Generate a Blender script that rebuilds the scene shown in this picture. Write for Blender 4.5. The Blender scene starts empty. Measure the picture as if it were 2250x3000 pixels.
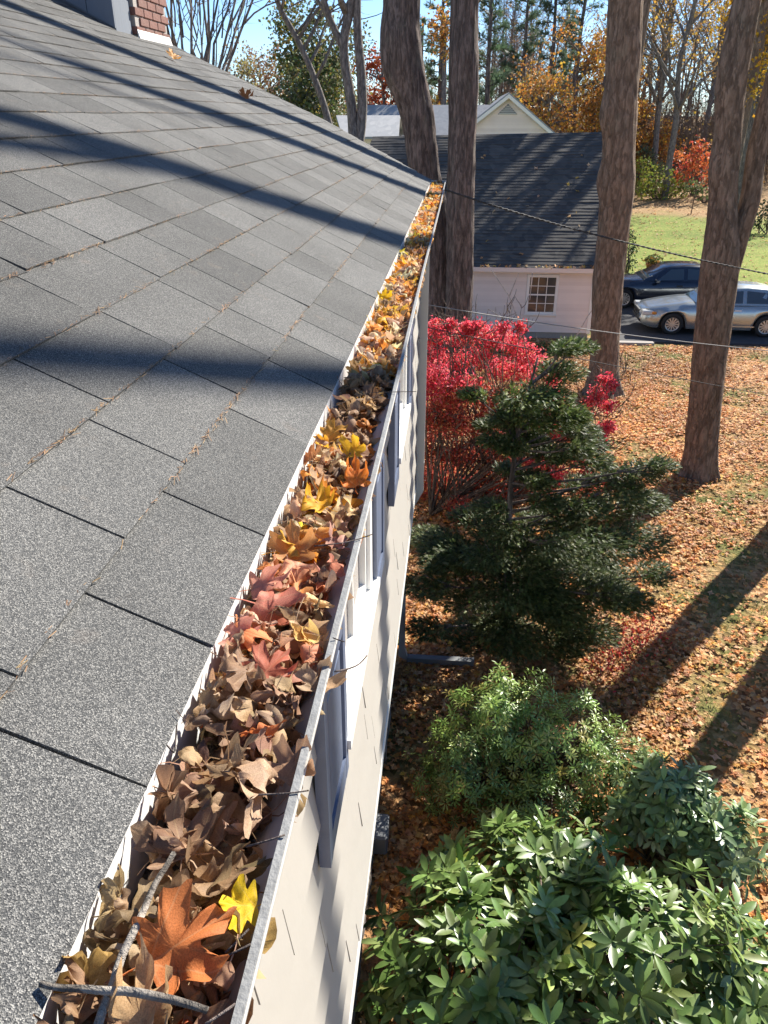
import bpy, math, random
import numpy as np
from mathutils import Vector, Matrix, noise as mnoise

# ------------------------------------------------------------------ camera, sky, sun, exposure
SC = bpy.context.scene
COL = SC.collection
H = 6.3                                   # camera height above the lawn
FPX, VPX, VPY = 2250.0, 1354.0, 337.0     # focal length and the gutter's vanishing point, photo pixels
PITCH = math.atan2(1500 - VPY, FPX)
YAW = math.atan2(VPX - 1125, math.hypot(1500 - VPY, FPX))
FW = np.array([-math.sin(YAW) * math.cos(PITCH), math.cos(YAW) * math.cos(PITCH), -math.sin(PITCH)])
RT = np.array([math.cos(YAW), math.sin(YAW), 0.0])
UP = np.cross(RT, FW)
cam_d = bpy.data.cameras.new('camera'); cam = bpy.data.objects.new('camera', cam_d); COL.objects.link(cam)
cam_d.sensor_fit = 'VERTICAL'; cam_d.sensor_height = 36; cam_d.lens = 36 * FPX / 3000
cam_d.clip_start = 0.03; cam_d.clip_end = 3000
cam.matrix_world = Matrix(((RT[0], UP[0], -FW[0], 0), (RT[1], UP[1], -FW[1], 0), (RT[2], UP[2], -FW[2], H), (0, 0, 0, 1)))
SC.camera = cam

SUN_AZ, SUN_EL = math.radians(37), math.radians(35)      # azimuth from +Y towards +X
world = bpy.data.worlds.new('World'); SC.world = world; world.use_nodes = True
wn = world.node_tree; wn.nodes.clear()
sky = wn.nodes.new('ShaderNodeTexSky'); sky.sky_type = 'NISHITA'; sky.sun_disc = False
sky.sun_elevation = SUN_EL; sky.sun_rotation = SUN_AZ; sky.air_density = 1.0; sky.dust_density = 0.0; sky.ozone_density = 5.0; sky.altitude = 1500; sky.air_density = 0.9
bg = wn.nodes.new('ShaderNodeBackground'); bg.inputs['Strength'].default_value = 0.09
wo = wn.nodes.new('ShaderNodeOutputWorld')
wn.links.new(sky.outputs[0], bg.inputs[0]); wn.links.new(bg.outputs[0], wo.inputs[0])
sun_d = bpy.data.lights.new('sun', 'SUN'); sun_d.energy = 5.0; sun_d.angle = math.radians(0.53); sun_d.color = (1.0, 0.94, 0.84)
sun = bpy.data.objects.new('sun', sun_d); COL.objects.link(sun)
S = Vector((math.sin(SUN_AZ) * math.cos(SUN_EL), math.cos(SUN_AZ) * math.cos(SUN_EL), math.sin(SUN_EL)))
sun.rotation_euler = S.to_track_quat('Z', 'Y').to_euler(); sun.location = (20, 20, 40)
SC.view_settings.view_transform = 'Standard'; SC.view_settings.look = 'None'
SC.view_settings.exposure = 1.15; SC.view_settings.gamma = 1.0; SC.view_settings.use_curve_mapping = False
SC.render.engine = 'CYCLES'
SC.cycles.max_bounces = 6; SC.cycles.transparent_max_bounces = 8; SC.cycles.diffuse_bounces = 3
SC.cycles.caustics_reflective = False; SC.cycles.caustics_refractive = False

# ------------------------------------------------------------------ helpers
random.seed(7); R = np.random.default_rng(11)
def ray(px, py): return RT * (px - 1125) + UP * (1500 - py) + FW * FPX
def at_y(px, py, y): v = ray(px, py); q = v * (y / v[1]); q[2] += H; return q
def at_z(px, py, z): v = ray(px, py); q = v * ((z - H) / v[2]); q[2] += H; return q
def proj(p):
    p = np.atleast_2d(np.asarray(p, float)) - [0, 0, H]; d = p @ FW
    return np.stack([1125 + FPX * (p @ RT) / d, 1500 - FPX * (p @ UP) / d], 1), d

WL = {}                                   # world translation of each object's origin
def wl(o): return WL.get(o.name, np.zeros(3))
def make_mesh(name, V, F, mats=None, smooth=False, col=None, uv=None, mi=None, tone=None):
    me = bpy.data.meshes.new(name)
    V = np.asarray(V, np.float32).reshape(-1, 3)
    me.vertices.add(len(V)); me.vertices.foreach_set('co', V.ravel())
    if isinstance(F, np.ndarray):
        n, k = F.shape
        me.loops.add(n * k); me.polygons.add(n)
        me.loops.foreach_set('vertex_index', F.astype(np.int32).ravel())
        me.polygons.foreach_set('loop_start', np.arange(0, n * k, k, dtype=np.int32))
        nf = n
    else:
        flat = [i for f in F for i in f]; st = np.cumsum([0] + [len(f) for f in F])[:-1]
        me.loops.add(len(flat)); me.polygons.add(len(F))
        me.loops.foreach_set('vertex_index', np.array(flat, np.int32)); me.polygons.foreach_set('loop_start', st.astype(np.int32))
        nf = len(F)
    if mats is not None:
        for m in (mats if isinstance(mats, (list, tuple)) else [mats]): me.materials.append(m)
    if mi is not None: me.polygons.foreach_set('material_index', np.asarray(mi, np.int32))
    if col is not None:
        a = me.attributes.new('Col', 'FLOAT_COLOR', 'POINT'); c = np.ones((len(V), 4), np.float32); c[:, :3] = col
        a.data.foreach_set('color', c.ravel())
    if uv is not None:
        a = me.attributes.new('luv', 'FLOAT_VECTOR', 'POINT'); u3 = np.zeros((len(V), 3), np.float32); u3[:, :uv.shape[1]] = uv
        a.data.foreach_set('vector', u3.ravel())
    me.polygons.foreach_set('use_smooth', np.full(nf, smooth))
    me.update(calc_edges=True)
    return me
def link(name, me, parent=None, loc=None, rot=None):
    o = bpy.data.objects.new(name, me); COL.objects.link(o)
    w = np.array(loc, float) if loc is not None else (wl(parent) if parent else np.zeros(3))
    if parent: o.parent = parent; o.location = w - wl(parent)
    else: o.location = w
    if rot is not None: o.rotation_euler = rot
    WL[o.name] = w
    return o
def tag(o, label, cat, group=None):
    o['label'] = label; o['category'] = cat
    if group: o['group'] = group
    return o
def thing(name, label, cat, loc, group=None):
    o = bpy.data.objects.new(name, None); COL.objects.link(o); o.empty_display_size = .2
    o.location = loc; WL[o.name] = np.array(loc, float)
    return tag(o, label, cat, group)
def part(name, V, F, mat, parent=None, **kw):      # V in world coordinates
    w = wl(parent) if parent else np.zeros(3)
    o = link(name, make_mesh(name, np.asarray(V, float) - w, F, mat, **kw), parent)
    return o
def struct(o): o['kind'] = 'structure'; return o
def stuff(o): o['kind'] = 'stuff'; return o

class MB:                                  # collects shapes for one mesh
    def __init__(s): s.V = []; s.F = []; s.n = 0
    def add(s, V, F):
        V = np.asarray(V, float).reshape(-1, 3); s.V.append(V); s.F += [[i + s.n for i in f] for f in (F.tolist() if isinstance(F, np.ndarray) else F)]; s.n += len(V); return s
    def box(s, lo, hi):
        x0, y0, z0 = lo; x1, y1, z1 = hi
        return s.add([(x0,y0,z0),(x1,y0,z0),(x1,y1,z0),(x0,y1,z0),(x0,y0,z1),(x1,y0,z1),(x1,y1,z1),(x0,y1,z1)], BOXF)
    def tube(s, P, r, n=6):
        V, F = tube(P, r, n); return s.add(V, F)
    def get(s): return np.concatenate(s.V), s.F
    def part(s, name, mat, parent=None, **kw): V, F = s.get(); return part(name, V, F, mat, parent, **kw)
BOXF = [(0,3,2,1),(4,5,6,7),(0,1,5,4),(1,2,6,5),(2,3,7,6),(3,0,4,7)]
def tube(P, r, n=6, cap=True):
    P = np.asarray(P, float); m = len(P); r = np.full(m, r) if np.isscalar(r) else np.asarray(r, float)
    T = np.gradient(P, axis=0); T /= np.linalg.norm(T, axis=1)[:, None] + 1e-9
    ref = np.array([0, 0, 1.0]) if abs(T[0][2]) < .9 else np.array([1.0, 0, 0])
    A = np.cross(T, ref); A /= np.linalg.norm(A, axis=1)[:, None] + 1e-9; B = np.cross(T, A)
    th = np.arange(n) * 2 * math.pi / n
    V = (P[:, None] + r[:, None, None] * (np.cos(th)[None, :, None] * A[:, None] + np.sin(th)[None, :, None] * B[:, None])).reshape(-1, 3)
    i = np.arange(m - 1)[:, None] * n; j = np.arange(n)[None]; k = (j + 1) % n
    F = np.stack([i + j, i + k, i + n + k, i + n + j], -1).reshape(-1, 4).tolist()
    if cap: F += [list(range(n))[::-1], list(range((m - 1) * n, m * n))]
    return V, F
def bevel_box(lo, hi, b):
    """box with chamfered edges (24 verts)"""
    lo = np.array(lo, float); hi = np.array(hi, float); V = []; idx = {}
    for sx in (0, 1):
        for sy in (0, 1):
            for sz in (0, 1):
                c = np.array([(lo, hi)[sx][0], (lo, hi)[sy][1], (lo, hi)[sz][2]]); sg = np.array([1 - 2 * sx, 1 - 2 * sy, 1 - 2 * sz]) * b
                for a in range(3):
                    p = c + sg; p[a] = c[a]; idx[(sx, sy, sz, a)] = len(V); V.append(p)
    F = []
    for a in range(3):
        u, v = (a + 1) % 3, (a + 2) % 3
        for s_ in (0, 1):
            q = []
            for (du, dv) in ((0, 0), (1, 0), (1, 1), (0, 1)):
                k = [0, 0, 0]; k[a] = s_; k[u] = du; k[v] = dv; q.append(idx[(*k, a)])
            F.append(q if s_ else q[::-1])
        for du in (0, 1):
            for dv in (0, 1):
                k0 = [0, 0, 0]; k0[a] = 0; k0[u] = du; k0[v] = dv; k1 = list(k0); k1[a] = 1
                q = [idx[(*k0, u)], idx[(*k1, u)], idx[(*k1, v)], idx[(*k0, v)]]
                F.append(q if du != dv else q[::-1])
    for (sx, sy, sz) in [(a, b_, c) for a in (0, 1) for b_ in (0, 1) for c in (0, 1)]:
        t = [idx[(sx, sy, sz, a)] for a in range(3)]
        F.append(t if (sx + sy + sz) % 2 else t[::-1])
    return np.array(V), F
def basis(D, N):
    """orthonormal frames: y axis along D, z axis close to N"""
    D = D / (np.linalg.norm(D, axis=1)[:, None] + 1e-9)
    X = np.cross(D, N); X /= np.linalg.norm(X, axis=1)[:, None] + 1e-9
    return X, D, np.cross(X, D)
def inst(TV, TF, O, X, Y, Z, s):
    """copies of a template joined into one vertex and face array"""
    TV = np.asarray(TV, float); TF = np.asarray(TF); n = len(O); k = len(TV)
    s = np.asarray(s, float)
    if s.ndim == 1: s = np.repeat(s[:, None], 3, 1)
    V = (O[:, None] + TV[None, :, 0:1] * (X * s[:, 0:1])[:, None] + TV[None, :, 1:2] * (Y * s[:, 1:2])[:, None] + TV[None, :, 2:3] * (Z * s[:, 2:3])[:, None])
    F = (TF[None] + (np.arange(n) * k)[:, None, None]).reshape(-1, TF.shape[1])
    return V.reshape(-1, 3), F
def rdir(n):
    v = R.normal(size=(n, 3)); return v / np.linalg.norm(v, axis=1)[:, None]
def pick(pal, w, n, jit=.12):
    pal = np.array(pal, float); c = pal[R.choice(len(pal), n, p=np.array(w) / sum(w))]
    return np.clip(c * (1 + R.normal(0, jit, (n, 1))) * (1 + R.normal(0, jit * .4, (n, 3))), 0.004, 1)

# ------------------------------------------------------------------ materials
class NT:
    def __init__(s, name):
        s.m = bpy.data.materials.new(name); s.m.use_nodes = True; s.t = s.m.node_tree; s.t.nodes.clear()
        s.out = s.t.nodes.new('ShaderNodeOutputMaterial')
    def n(s, typ, props=None, **inp):
        nd = s.t.nodes.new('ShaderNode' + typ)
        for k, v in (props or {}).items(): setattr(nd, k, v)
        for k, v in inp.items():
            key = k.replace('_', ' ') if k.replace('_', ' ') in nd.inputs else (int(k[1:]) if k[0] == 'i' and k[1:].isdigit() else k)
            if hasattr(v, 'is_output'): s.t.links.new(v, nd.inputs[key])
            elif hasattr(v, 'bl_idname'): s.t.links.new(v.outputs[0], nd.inputs[key])
            else: nd.inputs[key].default_value = v
        return nd
    def coord(s, scale=(1, 1, 1), kind='Object', loc=(0, 0, 0)):
        tc = s.n('TexCoord'); mp = s.n('Mapping', Vector=tc.outputs[kind], Scale=scale, Location=loc); return mp
    def noise(s, vec, scale, detail=4, rough=.55, dist=0): return s.n('TexNoise', Vector=vec, Scale=scale, Detail=detail, Roughness=rough, Distortion=dist)
    def ramp(s, fac, stops):
        r = s.n('ValToRGB', Fac=fac); e = r.color_ramp.elements
        while len(e) < len(stops): e.new(.5)
        for el, (p, c) in zip(e, stops): el.position = p; el.color = (*c, 1) if len(c) == 3 else c
        return r
    def mix(s, fac, a, b, mode='MIX'):
        def c(x): return (*x, 1) if isinstance(x, tuple) and len(x) == 3 else x
        nd = s.t.nodes.new('ShaderNodeMix'); nd.data_type = 'RGBA'; nd.blend_type = mode
        for key, v in ((0, fac), (6, c(a)), (7, c(b))):
            if hasattr(v, 'is_output'): s.t.links.new(v, nd.inputs[key])
            elif hasattr(v, 'bl_idname'): s.t.links.new(v.outputs[2 if v.bl_idname == 'ShaderNodeMix' else 0], nd.inputs[key])
            else: nd.inputs[key].default_value = v
        return nd.outputs[2]
    def math(s, op, a, b=0.0, c=0.0, clamp=False):
        nd = s.t.nodes.new('ShaderNodeMath'); nd.operation = op; nd.use_clamp = clamp
        for i, v in enumerate((a, b, c)):
            if hasattr(v, 'is_output'): s.t.links.new(v, nd.inputs[i])
            elif hasattr(v, 'bl_idname'): s.t.links.new(v.outputs[0], nd.inputs[i])
            else: nd.inputs[i].default_value = v
        return nd.outputs[0]
    def bump(s, h, strength=.3, dist=.01): return s.n('Bump', Height=h, Strength=strength, Distance=dist)
    def fin(s, color, rough=.7, bump=None, metal=0.0, spec=.5, **kw):
        p = s.n('BsdfPrincipled'); p.inputs['Metallic'].default_value = metal; p.inputs['Specular IOR Level'].default_value = spec
        for key, v in (('Base Color', color), ('Roughness', rough)):
            if hasattr(v, 'is_output'): s.t.links.new(v, p.inputs[key])
            elif hasattr(v, 'bl_idname'): s.t.links.new(v.outputs[0], p.inputs[key])
            else: p.inputs[key].default_value = (*v, 1) if isinstance(v, tuple) and len(v) == 3 else v
        if bump is not None: s.t.links.new(bump.outputs[0], p.inputs['Normal'])
        for k, v in kw.items(): p.inputs[k.replace('_', ' ')].default_value = v
        s.p = p; s.t.links.new(p.outputs[0], s.out.inputs[0]); return s.m
M = {}
def plain(name, c, rough=.6, var=.12, scale=8., bump=.1, metal=0., spec=.5, stretch=(1, 1, 1), **kw):
    n = NT(name); v = n.coord(stretch); a = n.noise(v, scale, 5)
    col = n.mix(a.outputs[0], tuple(x * (1 - var) for x in c), tuple(min(1, x * (1 + var)) for x in c))
    b = n.noise(v, scale * 5, 3)
    M[name] = n.fin(col, rough, n.bump(b.outputs[0], bump, .01) if bump else None, metal, spec, **kw); return M[name]

def leaf_mat(name, source, trans=.35, rough=.55, vein=False, spec=.3, fixed=None):
    n = NT(name)
    if source == 'obj': c = n.n('ObjectInfo').outputs['Color']
    elif source == 'attr': c = n.n('Attribute', {'attribute_name': 'Col'}).outputs['Color']
    else: c = None
    v = n.coord()
    nz = n.noise(v, 18 if source != 'obj' else 55, 4)
    r = n.ramp(nz.outputs[0], [(.25, (.66, .60, .54)), (.6, (1.1, 1.07, 1.02))])
    col = n.mix(1.0, c if c is not None else fixed, r.outputs[0], 'MULTIPLY')
    bmp = None
    if vein:
        a = n.n('Attribute', {'attribute_name': 'luv'}); sp = n.n('SeparateXYZ', Vector=a.outputs['Vector'])
        ang = n.math('ARCTAN2', sp.outputs[0], n.math('ADD', sp.outputs[1], .18))
        k = n.math('ABSOLUTE', n.math('SUBTRACT', n.math('FRACT', n.math('ADD', n.math('DIVIDE', ang, .72), .5)), .5))
        rr = n.math('POWER', n.math('ADD', n.math('MULTIPLY', sp.outputs[0], sp.outputs[0]), n.math('POWER', n.math('ADD', sp.outputs[1], .18), 2)), .5)
        line = n.math('LESS_THAN', n.math('MULTIPLY', k, rr), .016)
        col = n.mix(n.math('MULTIPLY', line, .35), col, n.mix(.5, col, (.75, .55, .3)))
        bmp = n.bump(n.math('ADD', n.math('MULTIPLY', line, .8), n.math('MULTIPLY', nz.outputs[0], .5)), .25, .003)
    p = n.n('BsdfPrincipled', Roughness=rough); p.inputs['Specular IOR Level'].default_value = spec
    n.t.links.new(col, p.inputs['Base Color'])
    tr = n.n('BsdfTranslucent'); n.t.links.new(n.mix(.25, col, (1, .85, .4), 'MULTIPLY') if False else col, tr.inputs['Color'])
    if bmp is not None: n.t.links.new(bmp.outputs[0], p.inputs['Normal'])
    mx = n.n('MixShader'); mx.inputs[0].default_value = trans
    n.t.links.new(p.outputs[0], mx.inputs[1]); n.t.links.new(tr.outputs[0], mx.inputs[2]); n.t.links.new(mx.outputs[0], n.out.inputs[0])
    M[name] = n.m; return n.m
leaf_mat('dry_leaf', 'obj', .38, .6, True)
leaf_mat('dry_leaf_mass', 'attr', .38, .6, True)
leaf_mat('litter_leaf', 'attr', .22, .65)
leaf_mat('foliage', 'attr', .35, .55)
leaf_mat('red_leaf', 'attr', .55, .5)
leaf_mat('glossy_leaf', 'attr', .22, .36, spec=.5)
leaf_mat('glossy_leaf_single', 'obj', .22, .36, spec=.5)
leaf_mat('needle', 'attr', .38, .5, spec=.4)

def bark_mat(name, c0, c1, moss=0.0, st=.3, sc=15):
    n = NT(name); v = n.coord((1, 1, st)); a = n.noise(v, sc, 8, .7, .3); b = n.noise(n.coord((1, 1, .6)), 1.3, 4); f = n.noise(n.coord((1, 1, .5)), 60, 4)
    cr = n.n('TexVoronoi', {'feature': 'DISTANCE_TO_EDGE'}, Vector=n.mix(.25, v, a.outputs['Color'], 'ADD'), Scale=sc * .45)
    crack = n.ramp(cr.outputs[0], [(.0, (0, 0, 0)), (.09, (1, 1, 1))])
    rg = n.ramp(a.outputs[0], [(.34, tuple(x * .6 for x in c0)), (.46, c0), (.58, c1), (.75, tuple(min(1, x * 1.25) for x in c1))])
    col = n.mix(n.math('MULTIPLY', b.outputs[0], .55), rg.outputs[0], n.mix(f.outputs[0], c0, c1))
    col = n.mix(n.math('MULTIPLY', n.math('SUBTRACT', 1.0, crack.outputs[0]), .28), col, tuple(x * .45 for x in c0))
    if moss: col = n.mix(n.math('MULTIPLY', n.ramp(n.noise(n.coord((1, 1, .6)), 2.6, 7, .75).outputs[0], [(.54, (0, 0, 0)), (.7, (1, 1, 1))]).outputs[0], moss), col, (.22, .225, .17))
    hgt = n.math('ADD', n.math('ADD', a.outputs[0], n.math('MULTIPLY', f.outputs[0], .3)), n.math('MULTIPLY', crack.outputs[0], .3))
    M[name] = n.fin(col, .92, n.bump(hgt, .9, .035), spec=.15); return M[name]
bark_mat('bark_brown', (.20, .146, .105), (.32, .24, .178), .35)
bark_mat('bark_dark', (.10, .082, .073), (.25, .20, .176), .35, .2, 14)
bark_mat('bark_grey', (.14, .125, .115), (.32, .285, .255))
bark_mat('pale_twig', (.50, .46, .42), (.75, .70, .64))  # bright tone stands in for sunlight on the sapling twigs
bark_mat('stick_grey', (.20, .175, .15), (.42, .38, .33))
bark_mat('twig', (.13, .10, .08), (.27, .215, .17))

def granule_mat(name, rnd):
    n = NT(name); g = n.n('NewGeometry'); v = n.n('Mapping', Vector=g.outputs['Position'])
    fine = n.n('TexVoronoi', Vector=v, Scale=880.0); fn = n.noise(v, 900, 2, .6)
    base = n.ramp(fine.outputs['Color'], [(.0, (.028, .028, .030)), (.4, (.070, .072, .073)), (.62, (.122, .121, .118)), (.88, (.27, .265, .252))])
    lo = n.noise(v, 3.2, 5, .6); mid = n.noise(v, 14, 4)
    tone = n.n('ObjectInfo').outputs['Random'] if rnd == 'obj' else g.outputs['Random Per Island']
    t1 = n.math('MULTIPLY_ADD', tone, .42, .78)
    t2 = n.math('MULTIPLY_ADD', lo.outputs[0], .8, .62)
    tt = n.math('MULTIPLY', t1, t2)
    cmb = n.n('CombineColor', Red=tt, Green=n.math('MULTIPLY', tt, .985), Blue=n.math('MULTIPLY', tt, .95))
    col = n.mix(1.0, base.outputs[0], cmb.outputs[0], 'MULTIPLY')
    col = n.mix(n.math('MULTIPLY', n.ramp(mid.outputs[0], [(.62, (0, 0, 0)), (.8, (1, 1, 1))]).outputs[0], .35), col, (.24, .19, .15))
    M[name] = n.fin(col, .85, n.bump(n.math('ADD', fine.outputs['Distance'], n.math('MULTIPLY', fn.outputs[0], .4)), .5, .003), spec=.3)
granule_mat('asphalt_shingle', 'obj'); granule_mat('asphalt_shingle_mass', 'island')
plain('roof_felt', (.03, .03, .032), .9, .2)
plain('siding_paint', (.43, .405, .362), .55, .05, 3., .12)
plain('trim_white', (.84, .825, .78), .42, .04, 4., .06)
def gutter_mat():
    n = NT('gutter_metal'); v = n.coord(); a = n.noise(v, 14, 6, .65); st = n.noise(n.coord((1, .12, 1)), 60, 4)
    col = n.mix(n.ramp(a.outputs[0], [(.46, (0, 0, 0)), (.7, (1, 1, 1))]).outputs[0], (.56, .55, .525), (.40, .385, .35))
    col = n.mix(n.math('MULTIPLY', n.ramp(st.outputs[0], [(.55, (0, 0, 0)), (.72, (1, 1, 1))]).outputs[0], .5), col, (.22, .20, .18))
    M['gutter_metal'] = n.fin(col, .42, n.bump(a.outputs[0], .12, .003))
gutter_mat()
plain('lip_metal', (.24, .24, .232), .6, .5, 40., .2)
plain('gutter_inside', (.85, .85, .84), .4, .06, 12., .05)
plain('downspout_paint', (.42, .41, .40), .5, .08, 5., .05)
plain('shutter_paint', (.135, .165, .24), .42, .2, 12., .12)
plain('window_dark', (.05, .055, .06), .08, .2, 3., 0, spec=.8)
def stone_mat():
    n = NT('fieldstone'); v = n.coord(); rr = n.n('ObjectInfo').outputs['Random']
    c = n.ramp(rr, [(0, (.16, .13, .10)), (.35, (.28, .25, .21)), (.7, (.34, .30, .25)), (1, (.22, .20, .19))])
    M['fieldstone'] = n.fin(n.mix(n.noise(v, 14, 5).outputs[0], c.outputs[0], (.12, .10, .09)), .9, n.bump(n.noise(v, 25, 5).outputs[0], .6, .02))
    n = NT('brick'); v = n.coord(); rr = n.n('ObjectInfo').outputs['Random']
    c = n.ramp(rr, [(0, (.13, .05, .038)), (.4, (.19, .07, .05)), (.75, (.15, .078, .062)), (1, (.10, .048, .042))])
    M['brick'] = n.fin(n.mix(n.math('MULTIPLY', n.noise(v, 30, 5).outputs[0], .35), c.outputs[0], (.34, .24, .20)), .9, n.bump(n.noise(v, 60, 4).outputs[0], .5, .01))
stone_mat()
plain('mortar', (.36, .33, .30), .95, .15, 20., .4)
plain('board_grey', (.16, .18, .21), .7, .15, 6., .25, stretch=(1, 1, .2))
n = NT('clapboard_white'); tn = n.n('ObjectInfo').outputs['Random']; n.fin(n.mix(n.math('MULTIPLY_ADD', n.noise(n.coord(), 2.5, 5).outputs[0], .6, n.math('MULTIPLY', tn, .5)), (.74, .63, .56), (.93, .82, .74)), .6); M['clapboard_white'] = n.m
def asphalt_roof(name, c0, c1):
    n = NT(name); v = n.n('Mapping', Vector=n.n('NewGeometry').outputs['Position'])
    cell = n.n('TexVoronoi', Vector=n.n('Mapping', Vector=n.n('NewGeometry').outputs['Position'], Scale=(4.5, .2, 9)), Scale=1.0)
    a = n.noise(v, 1.2, 5); b = n.noise(v, 60, 3)
    col = n.mix(n.n('SeparateColor', Color=cell.outputs['Color']).outputs[0], c0, c1)
    col = n.mix(n.math('MULTIPLY', a.outputs[0], .5), col, c0)
    M[name] = n.fin(col, .9, n.bump(b.outputs[0], .5, .01), spec=.3)
asphalt_roof('garage_shingle', (.066, .064, .061), (.135, .124, .108))
asphalt_roof('grey_shingle', (.30, .31, .32), (.40, .40, .40))
plain('asphalt', (.055, .055, .06), .9, .25, 6., .4)
plain('wire_black', (.025, .025, .027), .75, .1, 10., 0)
plain('wire_bare', (.22, .21, .20), .6, .15, 10., 0)
plain('brown_wood', (.10, .055, .04), .8, .2, 6., .3)
plain('terracotta', (.42, .17, .08), .8, .15, 8., .2)
plain('vent_grey', (.16, .17, .18), .6, .08, 8., .05)
plain('car_silver', (.42, .45, .44), .26, .04, 3., 0, metal=.75, Coat_Weight=.6)
plain('car_dark', (.018, .028, .05), .22, .06, 3., 0, metal=.3, Coat_Weight=.8)
plain('tyre', (.018, .018, .018), .85, .15, 12., .2)
plain('wheel_alloy', (.55, .52, .47), .35, .06, 8., 0, metal=.7)
plain('car_glass', (.04, .06, .08), .04, .1, 2., 0, spec=.9)
plain('headlamp', (.55, .56, .55), .12, .08, 10., 0, spec=.8)
plain('amber', (.6, .22, .03), .2, .05, 10., 0)
plain('black_trim', (.02, .02, .02), .6, .1, 10., 0)

def ground_mat():
    n = NT('ground_cover'); g = n.n('NewGeometry'); P = g.outputs['Position']; v = n.n('Mapping', Vector=P)
    sp = n.n('SeparateXYZ', Vector=P)
    vo = n.n('TexVoronoi', Vector=n.n('Mapping', Vector=P, Scale=(1, 1, .2)), Scale=13.0); sc = n.n('SeparateColor', Color=vo.outputs['Color'])
    leaf = n.ramp(sc.outputs[0], [(0, (.16, .08, .04)), (.3, (.34, .18, .08)), (.6, (.52, .30, .14)), (.85, (.62, .40, .21)), (1, (.60, .26, .07))])
    gn = n.noise(v, 30, 5); grass = n.ramp(gn.outputs[0], [(.3, (.06, .075, .022)), (.7, (.17, .20, .06))])
    big = n.noise(v, .55, 5, .6)
    near = n.ramp(big.outputs[0], [(.46, (1, 1, 1)), (.60, (.12, .12, .12))])
    col = n.mix(near.outputs[0], grass.outputs[0], leaf.outputs[0])
    gl = n.ramp(n.math('MULTIPLY_ADD', n.noise(v, 6.5, 7, .8).outputs[0], .6, n.math('MULTIPLY', n.noise(n.n('Mapping', Vector=P, Scale=(.35, 1, 1)), .5, 5).outputs[0], .4)), [(.36, (.10, .15, .03)), (.5, (.21, .27, .055)), (.64, (.36, .40, .10))])
    spk = n.ramp(sc.outputs[1], [(.80, (0, 0, 0)), (.84, (1, 1, 1))])
    lawn = n.mix(n.math('MULTIPLY', spk.outputs[0], .5), gl.outputs[0], (.42, .27, .11))
    yy = n.math('ADD', sp.outputs[1], n.math('MULTIPLY', n.math('SUBTRACT', n.noise(v, .3, 4).outputs[0], .5), 7.0))
    f1 = n.math('MULTIPLY', n.math('SUBTRACT', yy, 29.0), .5, clamp=True)
    f2 = n.math('MULTIPLY', n.math('SUBTRACT', yy, 50.0), .4, clamp=True)
    col = n.mix(f1, col, lawn); col = n.mix(n.math('MULTIPLY', f2, .9), col, n.mix(.55, leaf.outputs[0], n.mix(n.noise(v, 1.1, 6, .7).outputs[0], (.16, .09, .05), (.52, .34, .20))))
    M['ground_cover'] = n.fin(col, .95, n.bump(n.math('ADD', vo.outputs['Distance'], gn.outputs[0]), .7, .04), spec=.15)
ground_mat()

# ------------------------------------------------------------------ ground, lawn, driveway
def gz(x, y):
    y = np.asarray(y, float); t = np.clip((y - 33) / 60, 0, None)
    return np.where(y > 33, 60 * .055 * (np.minimum(t, 1.2) ** 1.15), 0.0)
def axis(lo, hi, near_lo, near_hi, step, far):
    a = list(np.arange(near_lo, near_hi + 1e-6, step)); s = step
    while a[-1] < hi: s *= far; a.append(a[-1] + s)
    s = step
    while a[0] > lo: s *= far; a.insert(0, a[0] - s)
    return np.array(a)
gx = axis(-900, 900, -6, 24, .5, 1.25); gy = axis(-300, 1400, 0, 60, .5, 1.25)
GX, GY = np.meshgrid(gx, gy); GZ = gz(GX, GY)
near = (GX > -6) & (GX < 24) & (GY > 0) & (GY < 23.5)
GZ = GZ + np.where(near, .035 * np.sin(GX * 1.7 + 1) * np.sin(GY * 1.3), 0) - .03
nx, ny = len(gx), len(gy); i = np.arange(ny - 1)[:, None] * nx + np.arange(nx - 1)[None]
F = np.stack([i, i + 1, i + nx + 1, i + nx], -1).reshape(-1, 4)
struct(part('ground', np.stack([GX, GY, GZ], -1).reshape(-1, 3), F, M['ground_cover'], smooth=True))
b = MB(); b.box((4.75, 24.35, -.25), (40, 33.2, .03)); struct(b.part('driveway', M['asphalt']))
b = MB(); b.box((4.62, 24.1, -.2), (6.2, 24.33, .045)); struct(b.part('driveway_edging', M['mortar']))

# ------------------------------------------------------------------ the house with the gutter
XF = -.283            # back of the gutter, against the fascia
ZG = H - .58          # top of the gutter
XW = -.37             # upper wall face
XL = -.56             # lower wall face
Y0, Y1 = -2.4, 8.28   # near and far ends of the house
ZO = 2.45             # underside of the overhanging upper floor
house = thing('house', 'cream shingled house whose dark grey roof and leaf-filled gutter run away along the wall', 'house', (-3, 3, 0))
# roof profile in (x, z), eave first; slightly dished as in the photo
prof = np.array([(-.279, ZG + .006), (-.80, ZG + .268), (-1.30, ZG + .522), (-2.08, ZG + .862), (-2.76, ZG + 1.165), (-3.42, ZG + 1.495), (-4.7, ZG + 2.15)])
seg = np.linalg.norm(np.diff(prof, axis=0), axis=1); cum = np.concatenate([[0], np.cumsum(seg)])
pt = np.linspace(0, cum[-1], 200); kx = np.interp(pt, cum, prof[:, 0]); kz = np.interp(pt, cum, prof[:, 1])
ker = np.hanning(31); ker /= ker.sum()
kz = kz + (np.convolve(np.pad(kz - np.interp(pt, [0, cum[-1]], [kz[0], kz[-1]]), 15, mode='edge'), ker, 'valid') - (kz - np.interp(pt, [0, cum[-1]], [kz[0], kz[-1]]))) 
def roofpt(s): return np.array([np.interp(s, pt, kx), np.interp(s, pt, kz)])
RL = cum[-1]
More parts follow.
